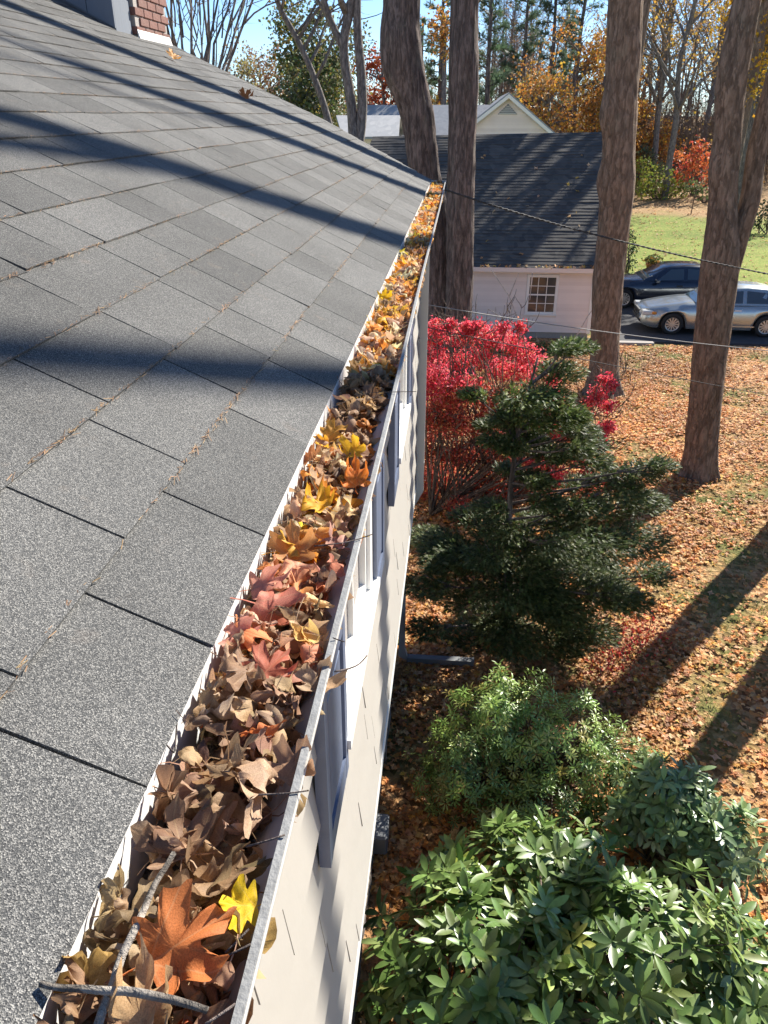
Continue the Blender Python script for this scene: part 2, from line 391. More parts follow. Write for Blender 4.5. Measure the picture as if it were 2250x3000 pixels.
# deck under the shingles: a thick sheet, plus the back slope
st = np.linspace(0, RL, 40); V = []; F = []
for yy in (Y0, Y1 - .02):
    for s_ in st: p = roofpt(s_); V.append((p[0], yy, p[1] - .006))
    for s_ in st[::-1]: p = roofpt(s_); V.append((p[0] - .01, yy, p[1] - .055))
m = len(st) * 2
for k in range(m): F.append((k, (k + 1) % m, m + (k + 1) % m, m + k))
for k in range(len(st) - 1):
    for o_ in (0, m):
        q = (o_ + k, o_ + k + 1, o_ + m - 2 - k, o_ + m - 1 - k); F.append(q if o_ else q[::-1])
roof = part('roof', V, F, M['roof_felt'], house)
ridge = roofpt(RL); b = MB()
b.add([(ridge[0], Y0, ridge[1]), (ridge[0], Y1, ridge[1]), (ridge[0] - 4.5, Y1, ZG), (ridge[0] - 4.5, Y0, ZG), (ridge[0], Y0, ridge[1] - .06), (ridge[0], Y1, ridge[1] - .06), (ridge[0] - 4.5, Y1, ZG - .06), (ridge[0] - 4.5, Y0, ZG - .06)],
      [(0, 1, 2, 3), (7, 6, 5, 4), (0, 4, 5, 1), (1, 5, 6, 2), (2, 6, 7, 3), (3, 7, 4, 0)])
b.part('back_slope', M['garage_shingle'], roof)
# three-tab shingles: one wedge per tab, slots between
TABW, EXP = .333, .163
tabs = []; s0 = -.004; ci = 0
while s0 < RL - .05:
    ex = .165 if ci == 0 else EXP
    seen = [[.175, .509, .728, 1.0, 1.37, 1.70, 1.92, 2.10, 2.31, 2.71, 3.14, 3.35, 3.68], [.3, .57, .85, 1.10, 1.44, 1.71, 1.90], [.45, .82, 1.17, 1.51, 1.84, 2.07], [.80, 1.12, 1.48, 1.86, 2.11]]
    ys_ = list(seen[ci]) if ci < 4 else [1.0 + .3 * R.random()]
    while ys_[-1] < Y1 - .3: ys_.append(ys_[-1] + float(R.choice([.19, .24, .28, .33, .36])))
    while ys_[0] > Y0 + .3: ys_.insert(0, ys_[0] - float(R.choice([.24, .30, .34])))
    for y, yn in zip(ys_, ys_[1:] + [Y1 + .01]): tabs.append((s0, ex, y, min(yn - .0045, Y1)))
    s0 += ex; ci += 1
def tab_mesh(s0, ex, y0, y1, jit):
    """wedge with a raised butt edge, in world coordinates"""
    n = 4; bj = float(R.uniform(-.0035, .0035)); ss = [s0 + (bj if s0 > .05 else 0), s0 + ex * .5, s0 + ex, s0 + ex + .028]; V = []
    lift = [.0062 + jit, .0046, .0026, .0006]
    for j, q in enumerate(ss):
        p = roofpt(max(q, 0)); d = roofpt(max(q, 0) + .02) - roofpt(max(q, 0)); d /= np.linalg.norm(d); nrm = np.array([-d[1], d[0]])
        nrm = nrm if nrm[1] > 0 else -nrm
        p = p + d * min(q, 0)
        a = p + nrm * lift[j]; c = p + nrm * (lift[j] - .0048)
        for yy in (y0, y0 * .5 + y1 * .5, y1):
            V.append((a[0], yy, a[1] + (.0008 * math.sin(yy * 40 + s0 * 30)))); V.append((c[0], yy, c[1]))
    F = []
    for j in range(3):
        for k in range(2):
            o = j * 6 + k * 2; F.append((o, o + 2, o + 8, o + 6))
        F.append((j * 6, j * 6 + 6, j * 6 + 7, j * 6 + 1)); F.append((j * 6 + 4, j * 6 + 5, j * 6 + 11, j * 6 + 10))
    F += [(0, 1, 3, 2), (2, 3, 5, 4)]
    return V, F
tc = np.array([[*roofpt(max(t[0] + t[1] / 2, 0)), (t[2] + t[3]) / 2] for t in tabs]); tw = np.stack([tc[:, 0], tc[:, 2], tc[:, 1]], 1)
pp, dep = proj(tw); vis = (dep > .25) & (pp[:, 0] > -250) & (pp[:, 0] < 2300) & (pp[:, 1] > -60) & (pp[:, 1] < 3300)
order = np.argsort(np.where(vis, np.linalg.norm(tw - [0, 0, H], axis=1), 1e9)); single = set(order[:300].tolist())
mb = MB(); cache = {}
for k, t in enumerate(tabs):
    jit = float(R.uniform(-.0012, .0025))
    if k in single:
        V, F = tab_mesh(*t, jit); V = np.array(V); c = V.mean(0)
        link('shingle', make_mesh('shingle', V - c, F, M['asphalt_shingle']), roof, c)
    else:
        V, F = tab_mesh(*t, jit); mb.add(V, F)
stuff(mb.part('far_shingles', M['asphalt_shingle_mass'], roof))
# needles and grit caught along the course edges
nV = 17000; rows = np.cumsum([-.004, .165] + [EXP] * 18)[1:]
rw = R.choice(len(rows), nV, p=np.linspace(2, .6, len(rows)) / np.linspace(2, .6, len(rows)).sum()); yy = R.uniform(.2, 6.5, nV)
keep = np.array([mnoise.noise(Vector((rows[r] * 9, y * 2.2, 3))) for r, y in zip(rw, yy)]) + R.normal(0, .3, nV) > .0
rw, yy = rw[keep], yy[keep]; off = -np.abs(R.normal(0, .005, len(rw))) + .001
O = np.array([[*roofpt(rows[r] + o)] for r, o in zip(rw, off)]); O = np.stack([O[:, 0], yy, O[:, 1] + .0075], 1)
D = np.stack([R.normal(0, .35, len(O)), R.choice([-1, 1], len(O)) * 1.0, R.normal(0, .12, len(O))], 1); D[:, 2] -= D[:, 0] * .48
X, Y, Z = basis(D, np.tile([.43, 0, .9], (len(O), 1)))
V, F = inst([(-.5, -.5, 0), (.5, -.5, 0), (.5, .5, .6), (-.5, .5, .6)], [(0, 1, 2, 3)], O, X, Y, Z, np.stack([R.uniform(.0006, .0014, len(O)), R.uniform(.006, .024, len(O)), R.uniform(.001, .003, len(O))], 1))
grit = stuff(part('needle_debris', V, F, M['litter_leaf'], roof, col=np.repeat(pick([(.40, .26, .14), (.26, .16, .09), (.13, .09, .06)], [3, 3, 2], len(O)), 4, 0)))

# upper wall core, lower wall core, gables
b = MB(); b.box((-9.0, Y0 + .02, ZO), (XW - .02, Y1 - .10, ZG - .05)); b.part('upper_wall', M['mortar'], house)
up = [o for o in COL.objects if o.name.startswith('upper_wall')][0]
b = MB(); b.box((-8.8, Y0 + .3, -.3), (XL - .05, Y1 - .35, ZO - .004)); lw = b.part('lower_wall', M['mortar'], house)
b = MB()
for yy in (Y0 + .04, Y1 - .18):
    b.add([(XW - .1, yy, ZG - .055), (ridge[0], yy, ridge[1] - .09), (ridge[0] - 4.2, yy, ZG - .055), (XW - .1, yy + .07, ZG - .055), (ridge[0], yy + .07, ridge[1] - .09), (ridge[0] - 4.2, yy + .07, ZG - .055)],
          [(0, 2, 1), (3, 4, 5), (0, 1, 4, 3), (1, 2, 5, 4), (2, 0, 3, 5)])
b.part('gable', M['siding_paint'], house)
b = MB(); b.box((XF - .024, Y0, ZG - .17), (XF - .002, Y1, ZG - .008)); b.part('fascia', M['trim_white'], house)
b = MB(); b.box((XW - .02, Y0 + .02, ZG - .185), (XF - .004, Y1 - .03, ZG - .172)); b.part('soffit', M['trim_white'], house)
b = MB(); b.box((XL - .06, Y0 + .05, ZO - .03), (XW - .012, Y1 - .12, ZO - .005)); b.part('overhang_soffit', M['trim_white'], house)
b = MB(); b.box((XW - .03, Y0, ZO + .0), (XW + .022, Y1 - .09, ZO + .10)); b.part('skirt_board', M['trim_white'], house)
b = MB(); b.box((XW - .05, Y1 - .20, ZO), (XW + .024, Y1 - .085, ZG - .19)); b.part('corner_board', M['trim_white'], house)
b = MB(); b.box((XF - .003, Y0, ZG - .045), (XF + .001, Y1, ZG + .002)); b.box((XF - .05, Y0, ZG + .0005), (XF + .006, Y1, ZG + .0035)); b.part('drip_edge', M['gutter_inside'], house)
# windows with shutters on the upper wall
wins = [(2.20, 3.08), (4.80, 5.66)]; WZ0, WZ1 = 4.28, 5.42
def in_window(y0, y1, z0, z1):
    return any(y1 > a - .09 and y0 < c + .09 and z1 > WZ0 - .02 and z0 < WZ1 + .1 for a, c in wins)
# shingle siding: each piece a wedge, butt edge down
SW, SE = .61, .295
vv, ff = bevel_box((0, 0, 0), (1, 1, 1), .004)
def shake(y0, y1, z0, z1):
    t0, t1 = .020 + float(R.uniform(-.003, .004)), .004; dz = float(R.uniform(-.008, .008))
    V = np.array([(XW - .018, y0, z0 + dz), (XW - .018, y1, z0 + dz), (XW - .018 + t0 + .018, y1, z0 + dz), (XW - .018 + t0 + .018, y0, z0 + dz),
                  (XW - .018, y0, z1 + .02), (XW - .018, y1, z1 + .02), (XW - .018 + t1, y1, z1 + .02), (XW - .018 + t1, y0, z1 + .02)])
    c = V.mean(0); link('siding_shingle', make_mesh('siding_shingle', V - c, [(0, 1, 2, 3), (7, 6, 5, 4), (0, 3, 7, 4), (1, 5, 6, 2), (3, 2, 6, 7), (0, 4, 5, 1)], M['siding_paint']), up, c)
z = ZO + .10; row = 0
while z < ZG - .20:
    z1 = min(z + SE, ZG - .19); y = -1.2 - (row % 3) * .2 - .1 * (row % 2)
    while y < Y1 - .21:
        a0, a1 = max(y, -1.2), min(y + SW - .004, Y1 - .205)
        pieces = [(a0, a1)]
        if in_window(a0, a1, z, z1):
            pieces = []
            cut = [(w0 - .1, w1 + .1) for w0, w1 in wins]; cur = a0
            for w0, w1 in cut:
                if w1 <= cur or w0 >= a1: continue
                if w0 - cur > .03: pieces.append((cur, w0))
                cur = max(cur, w1)
            if a1 - cur > .03: pieces.append((cur, a1))
        for q in pieces:
            if q[1] - q[0] > .03: shake(q[0], q[1], z, z1)
        y += SW
    z += SE; row += 1
for (a, c) in wins:
    b = MB(); b.box((XW - .05, a - .09, WZ0 + .0), (XW + .028, a, WZ1 + .09)); b.box((XW - .05, c, WZ0), (XW + .028, c + .09, WZ1 + .09)); b.box((XW - .05, a, WZ1), (XW + .028, c, WZ1 + .09))
    w = b.part('window', M['trim_white'], house)
    b = MB(); b.box((XW - .06, a - .12, WZ0 - .045), (XW + .062, c + .12, WZ0 - .002)); b.part('sill', M['trim_white'], w)
    b = MB(); zm = (WZ0 + WZ1) / 2
    for (p0, p1, q0, q1, dx) in ((a + .002, c - .002, WZ0 + .001, WZ0 + .06, 0), (a + .002, c - .002, zm - .025, zm + .025, 0), (a + .002, c - .002, WZ1 - .05, WZ1 - .002, 0), (a + .002, a + .05, WZ0 + .06, WZ1 - .05, .001), (c - .05, c - .002, WZ0 + .06, WZ1 - .05, .001)):
        b.box((XW - .03, p0, q0), (XW + .008 + dx, p1, q1))
    ym = (a + c) / 2
    b.box((XW - .02, ym - .01, WZ0 + .06), (XW + .003, ym + .01, WZ1 - .05))
    b.part('sash', M['trim_white'], w)
    b = MB(); b.box((XW - .03, a + .01, WZ0 + .01), (XW - .022, c - .01, WZ1 - .01)); b.part('pane', M['window_dark'], w)
def shutter(y0, y1):
    z0, z1 = 4.13, WZ1 + .09; x0, x1 = XW + .01, XW + .048
    b = MB(); st_ = .055
    b.box((x0, y0, z0), (x1, y0 + st_, z1)); b.box((x0, y1 - st_, z0), (x1, y1, z1))
    for (q0, q1) in ((z0, z0 + .10), ((z0 + z1) / 2 - .04, (z0 + z1) / 2 + .04), (z1 - .07, z1)): b.box((x0 + .001, y0 + st_, q0), (x1 - .001, y1 - st_, q1))
    sh = b.part('shutter', M['shutter_paint'], house)
    for (q0, q1) in ((z0 + .10, (z0 + z1) / 2 - .04), ((z0 + z1) / 2 + .04, z1 - .07)):
        b = MB(); b.box((x0 + .004, y0 + st_, q0), (x0 + .020, y1 - st_, q1)); V, F = bevel_box((x0 + .012, y0 + st_ + .03, q0 + .03), (x0 + .032, y1 - st_ - .03, q1 - .03), .009); b.add(V, F)
        b.part('raised_panel', M['shutter_paint'], sh)
for (a, c) in wins: shutter(a - .10 - .44, a - .10); shutter(c + .10, c + .10 + .40)
# fieldstone face of the lower storey
for r_ in range(12):
    y = .9 + (r_ % 2) * .17; z0 = .01 + r_ * .2
    while y < Y1 - .55:
        w = float(R.uniform(.26, .44)); hh = .19
        V, F = bevel_box((-.03, -w / 2 + .008, -hh / 2), (float(R.uniform(.045, .065)), w / 2 - .008, hh / 2), .018); V = V + R.normal(0, .006, V.shape)
        if y + w < Y1 - .36: link('stone', make_mesh('stone', V, F, M['fieldstone']), lw, (XL - .045, y + w / 2, z0 + .1))
        y += w
# gutter: K-style trough with a folded lip
gp = [(0, .004), (0, -.118), (.088, -.118), (.098, -.10), (.104, -.075), (.122, -.055), (.142, -.04), (.150, -.022), (.1535, -.004), (.1520, .0), (.1455, .0), (.1445, -.004), (.1445, -.012), (.1455, -.012),
      (.1462, -.0035), (.1505, -.0035), (.1470, -.021), (.139, -.0365), (.119, -.052), (.1005, -.073), (.0945, -.098), (.0865, -.115), (.002, -.115), (.002, .004)]
def extrude(P2, y0, y1, n=2):
    V = []; k = len(P2); F = []
    for yy in np.linspace(y0, y1, n):
        sag = .006 * math.sin((yy + 1) * .9)
        for (x, z) in P2: V.append((XF + x + .003 * math.sin(yy * 1.3) * (x > .05), yy, ZG + z + sag * (x > .05)))
    for j in range(n - 1):
        for q in range(k): F.append((j * k + q, j * k + (q + 1) % k, (j + 1) * k + (q + 1) % k, (j + 1) * k + q))
    F += [list(range(k)), list(range((n - 1) * k, n * k))[::-1]]
    return V, F
V, F = extrude([(.1450, -.0115), (.1438, -.003), (.1446, .0008), (.1520, .0008), (.1526, -.0005), (.1452, -.0006)], Y0, Y1 + .03, 40); lipVF = (V, F)
V, F = extrude(gp, Y0, Y1 + .03, 40); gutter = part('gutter', V, F, M['gutter_metal'], house)
part('lip', *lipVF, M['lip_metal'], gutter)
b = MB(); b.box((XF + .0025, Y0, ZG - .112), (XF + .0045, Y1 + .02, ZG + .003)); b.part('gutter_back', M['gutter_inside'], gutter)
for yy in (Y0, Y1 + .031):
    b = MB(); k = 10; b.add([(XF + x, yy - .001, ZG + z) for x, z in gp[:k]] + [(XF + x, yy + .001, ZG + z) for x, z in gp[:k]], [list(range(k)), list(range(k, 2 * k))[::-1]] + [(j, (j + 1) % k, k + (j + 1) % k, k + j) for j in range(k)]); b.part('end_cap', M['gutter_metal'], gutter)
# gutter dirt under the leaves
b = MB(); b.box((XF + .005, Y0 + .05, ZG - .112), (XF + .128, Y1, ZG - .075)); b.part('wet_debris', M['twig'], gutter)
# downspout at the far corner: upper run, kick back under the overhang, lower run, extension on the ground
b = MB(); dx0, dx1, dy0, dy1 = XW + .026, XW + .104, 7.93, 8.00
b.box((dx0, dy0, ZO + .02), (dx1, dy1, ZG - .12)); d1 = b.part('downspout', M['downspout_paint'], house)
b = MB(); b.add([(dx0, dy0, ZO + .02), (dx1, dy0, ZO + .02), (dx1, dy1, ZO + .02), (dx0, dy1, ZO + .02), (XL + .03, dy0, ZO - .32), (XL + .11, dy0, ZO - .36), (XL + .11, dy1, ZO - .36), (XL + .03, dy1, ZO - .32)], BOXF); b.part('offset_elbow', M['downspout_paint'], d1)
b = MB(); b.box((XL + .03, dy0, .22), (XL + .11, dy1, ZO - .33))
b.add([(XL + .03, dy0, .10), (XL + .16, dy0 - .02, .04), (XL + .16, dy1 - .02, .04), (XL + .03, dy1, .10), (XL + .03, dy0, .22), (XL + .11, dy0, .22), (XL + .11, dy1, .22), (XL + .03, dy1, .22)], BOXF)
b.part('lower_downspout', M['downspout_paint'], d1)
b = MB(); b.box((XL + .14, 7.90, .02), (XL + 1.0, 7.99, .10)); b.part('extension', M['vent_grey'], d1)
for zz in (ZG - .5, 4.2, 2.8):
    b = MB(); b.box((dx0 - .012, dy0 - .004, zz), (dx1 + .003, dy1 + .004, zz + .03)); b.part('strap', M['downspout_paint'], d1)
# small grey vent hood on the lower wall
V, F = bevel_box((XL - .01, 4.95, .06), (XL + .14, 5.25, .30), .02); part('vent_hood', V, F, M['vent_grey'], house)
# chimney and board-clad dormer beside it
def roof_z(x): return float(np.interp(-x, -kx, kz))
cx0, cx1, cy0, cy1 = -3.30, -2.74, 7.35, 8.15; cb = roof_z(cx1) - .25; ct = roof_z(cx1) + 1.25
b = MB(); b.box((cx0 + .012, cy0 + .012, cb), (cx1 - .012, cy1 - .012, ct)); chim = b.part('chimney', M['mortar'], house)
bv, bf = bevel_box((-.098, -.045, -.029), (.098, .045, .029), .004); bm1 = make_mesh('brick', bv, bf, M['brick']); bm2 = make_mesh('brick', bv[:, [1, 0, 2]], [f[::-1] for f in bf], M['brick'])
zz = cb + .03; row = 0
while zz < ct:
    o_ = .104 if row % 2 else 0
    for (sx, me) in ((cx1 - .043, bm2), (cx0 + .043, bm2)):
        y = cy0 + .10 + o_
        while y < cy1 - .05: link('brick', me, chim, (sx, y, zz)); y += .208
    for sy in (cy0 + .043, cy1 - .043):
        x = cx0 + .19 - o_ * .6
        while x < cx1 - .09: link('brick', bm1, chim, (x, sy, zz)); x += .208
    zz += .0685; row += 1
b = MB()
for j in range(6):
    y = cy0 + j * (cy1 - cy0) / 6; zr = roof_z(cx1 + .01)
    b.add([(cx1 + .001, y, zr - .02), (cx1 + .03, y, zr - .03), (cx1 + .03, y + .14, zr - .03), (cx1 + .001, y + .14, zr - .02), (cx1 + .001, y, zr + .065), (cx1 + .004, y, zr + .06), (cx1 + .004, y + .14, zr + .06), (cx1 + .001, y + .14, zr + .065)], BOXF)
b.part('flashing', M['trim_white'], chim)
dy = 7.0; b = MB()
xs = np.linspace(-2.78, -4.6, 8)
b.add([(x, dy, roof_z(x) - .05) for x in xs] + [(-4.6, dy, ZG + 2.9), (-2.78, dy, ZG + 2.9)] + [(x, dy + .34, roof_z(x) - .05) for x in xs] + [(-4.6, dy + .34, ZG + 2.9), (-2.78, dy + .34, ZG + 2.9)],
      [list(range(10))[::-1], list(range(10, 20))] + [(k, (k + 1) % 10, 10 + (k + 1) % 10, 10 + k) for k in range(10)])
dorm = b.part('dormer', M['board_grey'], house)
for k in range(8):
    x1_ = -2.78 - k * .215; x0_ = x1_ - .209
    b = MB(); b.add([(x0_, dy - .018, roof_z(x0_) + .02), (x1_, dy - .018, roof_z(x1_) + .02), (x1_, dy + .002, roof_z(x1_) + .02), (x0_, dy + .002, roof_z(x0_) + .02), (x0_, dy - .018, ZG + 2.88), (x1_, dy - .018, ZG + 2.88), (x1_, dy + .002, ZG + 2.88), (x0_, dy + .002, ZG + 2.88)], BOXF)
    b.part('board', M['board_grey'], dorm)

# ------------------------------------------------------------------ garage
def quad_grid_pt(A, B, C, D, u, v):       # A eave left, B eave right, C ridge right, D ridge left
    A, B, C, D = map(np.asarray, (A, B, C, D)); return A * (1 - u) * (1 - v) + B * u * (1 - v) + C * u * v + D * (1 - u) * v
GY = 24.7; gar = thing('garage', 'white clapboard garage with dark shingle roof and one small twelve-pane window', 'garage', (1, 27, 0))
gxl, gxr = -3.4, 4.29; ez = 2.27
b = MB(); b.box((gxl, GY, .16), (gxr - .01, 35.0, ez)); gw = b.part('wall', M['clapboard_white'], gar)
b = MB(); b.box((gxl + .02, GY + .03, -.3), (gxr - .04, 34.9, .17)); b.part('foundation', M['mortar'], gar)
wx0, wx1, wz0, wz1 = 2.30, 3.10, .80, 1.86
z = .17; bh = .112
while z < ez - .08:
    z1 = z + bh
    spans = [(gxl, gxr - .10)] if (z1 < wz0 - .09 or z > wz1 + .09) else [(gxl, wx0 - .09), (wx1 + .09, gxr - .10)]
    for (a, c) in spans:
        dz = float(R.normal(0, .003))
        b = MB(); b.add([(a, GY - .036, z + dz), (c, GY - .036, z - dz), (c, GY, z - dz), (a, GY, z + dz), (a, GY - .008, z1 + .012), (c, GY - .008, z1 + .012), (c, GY, z1 + .012), (a, GY, z1 + .012)], BOXF); b.part('clapboard', M['clapboard_white'], gw)
    z += bh
b = MB(); b.box((gxr - .10, GY - .044, .15), (gxr + .015, GY + .10, ez)); b.part('corner_board', M['trim_white'], gar)
b = MB(); b.box((gxl - .1, GY - .06, ez - .13), (gxr + .02, GY - .038, ez - .005)); b.part('frieze', M['clapboard_white'], gar)
b = MB()
for (p0, p1, q0, q1) in ((wx0 - .085, wx0, wz0 - .06, wz1 + .085), (wx1, wx1 + .085, wz0 - .06, wz1 + .085), (wx0, wx1, wz1, wz1 + .085)): b.box((p0, GY - .05, q0), (p1, GY + .05, q1))
w = b.part('window', M['trim_white'], gar)
b = MB(); b.box((wx0 - .11, GY - .075, wz0 - .10), (wx1 + .11, GY + .03, wz0 - .062)); b.part('sill', M['trim_white'], w)
b = MB(); b.box((wx0, GY - .018, wz0 - .06), (wx1, GY - .001, wz0)); zm = (wz0 + wz1) / 2
b.box((wx0, GY - .026, zm - .022), (wx1, GY - .004, zm + .022))
for k in (1, 2): x = wx0 + (wx1 - wx0) * k / 3; b.box((x - .011, GY - .02, wz0), (x + .011, GY - .003, wz1))
for k in (1, 3): zz = wz0 + (wz1 - wz0) * k / 4; b.box((wx0, GY - .019, zz - .010), (wx1, GY - .0035, zz + .010))
b.part('muntins', M['trim_white'], w)
for a in range(3):
    for c in range(4):
        x0 = wx0 + (wx1 - wx0) * a / 3; z0 = wz0 + (wz1 - wz0) * c / 4
        b = MB(); b.box((x0 + .006, GY - .0105, z0 + .006), (x0 + (wx1 - wx0) / 3 - .006, GY - .0075, z0 + (wz1 - wz0) / 4 - .006)); b.part('pane', M['window_dark'], w)
eL, eR = (-3.7, GY - .32, ez - .10), (4.42, GY - .32, ez - .10); rR, rL = (4.98, 30.0, 5.78), (-3.12, 30.0, 5.62)
b = MB(); V = [eL, eR, rR, rL]; V = V + [(x, y, z - .10) for x, y, z in V]; b.add(V, [(3, 2, 1, 0), (4, 5, 6, 7), (0, 1, 5, 4), (1, 2, 6, 5), (2, 3, 7, 6), (3, 0, 4, 7)])
b.add([rL, rR, (4.98, 35.6, ez), (-3.12, 35.6, ez), (rL[0], rL[1], rL[2] - .1), (rR[0], rR[1], rR[2] - .1), (4.98, 35.6, ez - .1), (-3.12, 35.6, ez - .1)], BOXF)
gr = b.part('roof', M['garage_shingle'], gar)
b = MB(); b.box((eL[0] + .02, GY - .345, ez - .215), (eR[0], GY - .325, ez - .085)); b.part('fascia', M['clapboard_white'], gar)
NR = 44; nrm = np.cross(np.subtract(eR, eL), np.subtract(rL, eL)); nrm = nrm / np.linalg.norm(nrm)
for k in range(NR):
    v0, v1 = k / NR, (k + 1.25) / NR; v1 = min(v1, 1.0); V = []
    ul, ur = R.uniform(-.002, .002), 1 + R.uniform(-.002, .002); nseg = 16
    jl = R.normal(0, .005, nseg + 1)
    for (vv_, t0, t1) in ((v0, .004, .022), (v1, .002, .008)):
        for t in (t0, t1):
            for q in range(nseg + 1): p = quad_grid_pt(eL, eR, rR, rL, ul + (ur - ul) * q / nseg, vv_) + nrm * (t + (jl[q] if t == .022 else 0)); V.append(p)
    n1 = nseg + 1; F = []
    for q in range(nseg):
        F += [(q, q + 1, n1 + q + 1, n1 + q), (n1 + q, n1 + q + 1, 3 * n1 + q + 1, 3 * n1 + q), (2 * n1 + q, 3 * n1 + q, 3 * n1 + q + 1, 2 * n1 + q + 1)]
    F += [(0, n1, 3 * n1, 2 * n1), (nseg, 2 * n1 + nseg, 3 * n1 + nseg, n1 + nseg)]
    part('shingle_course', V, F, M['garage_shingle'], gr)
b = MB(); b.add([(4.43, GY - .33, ez - .24), (4.47, GY - .33, ez - .24), (5.03, 30, 5.56), (4.99, 30, 5.56), (4.43, GY - .33, ez - .06), (4.47, GY - .33, ez - .06), (5.03, 30, 5.80), (4.99, 30, 5.80)], [(0, 1, 2, 3), (4, 7, 6, 5), (0, 4, 5, 1), (1, 5, 6, 2), (2, 6, 7, 3), (3, 7, 4, 0)]); b.part('rake_board', M['trim_white'], gar)
b = MB(); b.add([(gxr - .02, GY + .01, ez - .02), (gxr - .02, 35, ez - .02), (gxr + .3, 30, 5.55), (gxr - .10, GY + .01, ez - .02), (gxr - .10, 35, ez - .02), (gxr + .2, 30, 5.55)], [(0, 1, 2), (3, 5, 4), (0, 3, 4, 1), (1, 4, 5, 2), (2, 5, 3, 0)]); b.part('gable', M['clapboard_white'], gar)

# ------------------------------------------------------------------ houses beyond
nb = thing('neighbour_house', 'white gabled house with louvred vent rising behind the garage roof', 'house', (2.5, 55, 1.2))
apex = at_y(1490, 280, 50); rb = at_y(1618, 388, 50); hw = rb[0] - apex[0]; ax, az, bz = apex[0], apex[2], rb[2]
b = MB(); b.add([(ax - hw, 50, 0), (ax + hw, 50, 0), (ax + hw, 50, bz - .1), (ax, 50, az - .12), (ax - hw, 50, bz - .1), (ax - hw, 60, 0), (ax + hw, 60, 0), (ax + hw, 60, bz - .1), (ax, 60, az - .12), (ax - hw, 60, bz - .1)],
    [(0, 1, 2, 3, 4), (9, 8, 7, 6, 5), (0, 5, 6, 1), (1, 6, 7, 2), (4, 9, 5, 0), (2, 7, 8, 3), (3, 8, 9, 4)]); nw = b.part('wall', M['clapboard_white'], nb)
z = 3.6
while z < az - .3:
    half = min(hw, hw * (az - .2 - z) / (az - bz)) - .1
    b = MB(); b.add([(ax - half, 49.96, z), (ax + half, 49.96, z), (ax + half, 50, z), (ax - half, 50, z), (ax - half, 49.985, z + .16), (ax + half, 49.985, z + .16), (ax + half, 50, z + .16), (ax - half, 50, z + .16)], BOXF); b.part('clapboard', M['clapboard_white'], nw)
    z += .155
for s_ in (-1, 1):
    e0 = np.array([ax + s_ * (hw + .35), 49.6, bz - .30]); e1 = np.array([ax, 49.6, az + .02])
    b = MB(); b.add([e0, e1, e1 + [0, 11, 0], e0 + [0, 11, 0], e0 + [0, 0, .14], e1 + [0, 0, .14], e1 + [0, 11, .14], e0 + [0, 11, .14]], BOXF); rf = b.part('roof', M['grey_shingle'], nb)
    b = MB(); b.add([e0 + [0, -.03, -.16], e1 + [0, -.03, -.16], e1 + [0, .02, -.16], e0 + [0, .02, -.16], e0 + [0, -.03, .05], e1 + [0, -.03, .05], e1 + [0, .02, .05], e0 + [0, .02, .05]], BOXF); b.part('rake_board', M['trim_white'], rf)
b = MB(); b.add([(ax - .55, 49.93, az - .95), (ax + .55, 49.93, az - .95), (ax, 49.93, az - .42), (ax - .55, 49.955, az - .95), (ax + .55, 49.955, az - .95), (ax, 49.955, az - .42)], [(0, 1, 2), (5, 4, 3), (0, 3, 4, 1), (1, 4, 5, 2), (2, 5, 3, 0)]); vent = b.part('vent', M['vent_grey'], nb)
for k in range(5):
    zz = az - .93 + k * .095; half = .5 * (az - .45 - zz) / .5
    b = MB(); b.box((ax - half, 49.88, zz), (ax + half, 49.928, zz + .03)); b.part('slat', M['trim_white'], vent)
# its wing to the left, low pitched
b = MB(); b.box((ax - hw - 6.0, 51.2, 0), (ax - hw - .01, 57, 4.75)); b.part('wing_wall', M['clapboard_white'], nb)
b = MB(); b.add([(ax - hw - 6.3, 50.8, 4.7), (ax - .6, 50.8, 4.7), (ax - .9, 54.5, 6.75), (ax - hw - 6.3, 54.5, 6.75), (ax - hw - 6.3, 50.8, 4.82), (ax - .6, 50.8, 4.82), (ax - .9, 54.5, 6.87), (ax - hw - 6.3, 54.5, 6.87)], BOXF); b.part('wing_roof', M['grey_shingle'], nb)
n2 = thing('far_house', 'low house with pale grey roof seen past the slim twin trunks', 'house', (-8, 46, 0))
p0 = at_y(1004, 408, 43); p1 = at_y(1168, 408, 43); q0 = at_y(985, 345, 47); q1 = at_y(1172, 345, 47)
b = MB(); b.add([p0, p1, q1, q0, p0 + [0, 0, .12], p1 + [0, 0, .12], q1 + [0, 0, .12], q0 + [0, 0, .12]], BOXF)
p0b = p0 + [0, 8.2, 0]; p1b = p1 + [0, 8.2, 0]; b.add([q0, q1, p1b, p0b, q0 + [0, 0, .12], q1 + [0, 0, .12], p1b + [0, 0, .12], p0b + [0, 0, .12]], BOXF); b.part('roof', M['grey_shingle'], n2)
b = MB(); b.box((p0[0] + .4, 43.5, 0), (p1[0] - .3, 50.5, p0[2] + .02)); b.part('wall', M['clapboard_white'], n2)
b = MB(); b.add([p0 + [.4, .5, 0], p0 + [.4, 7.5, 0], q0 + [.7, 0, -.1], p0 + [.5, .5, 0], p0 + [.5, 7.5, 0], q0 + [.8, 0, -.1]], [(0, 1, 2), (5, 4, 3), (0, 3, 4, 1), (1, 4, 5, 2), (2, 5, 3, 0)]); b.part('gable', M['clapboard_white'], n2)
fd = thing('brown_fence', 'dark brown board fence panel standing under the pines', 'fence', (*at_y(1560, 340, 62)[:2], 1.5))
f0 = at_y(1532, 340, 62); f1 = at_y(1588, 340, 62); ft = at_y(1560, 283, 62)[2]
for k in range(4):
    zz = ft - .62 * (k + 1); b = MB(); b.box((f0[0], 62, zz + .03), (f1[0], 62.05, zz + .60)); b.part('board', M['brown_wood'], fd)
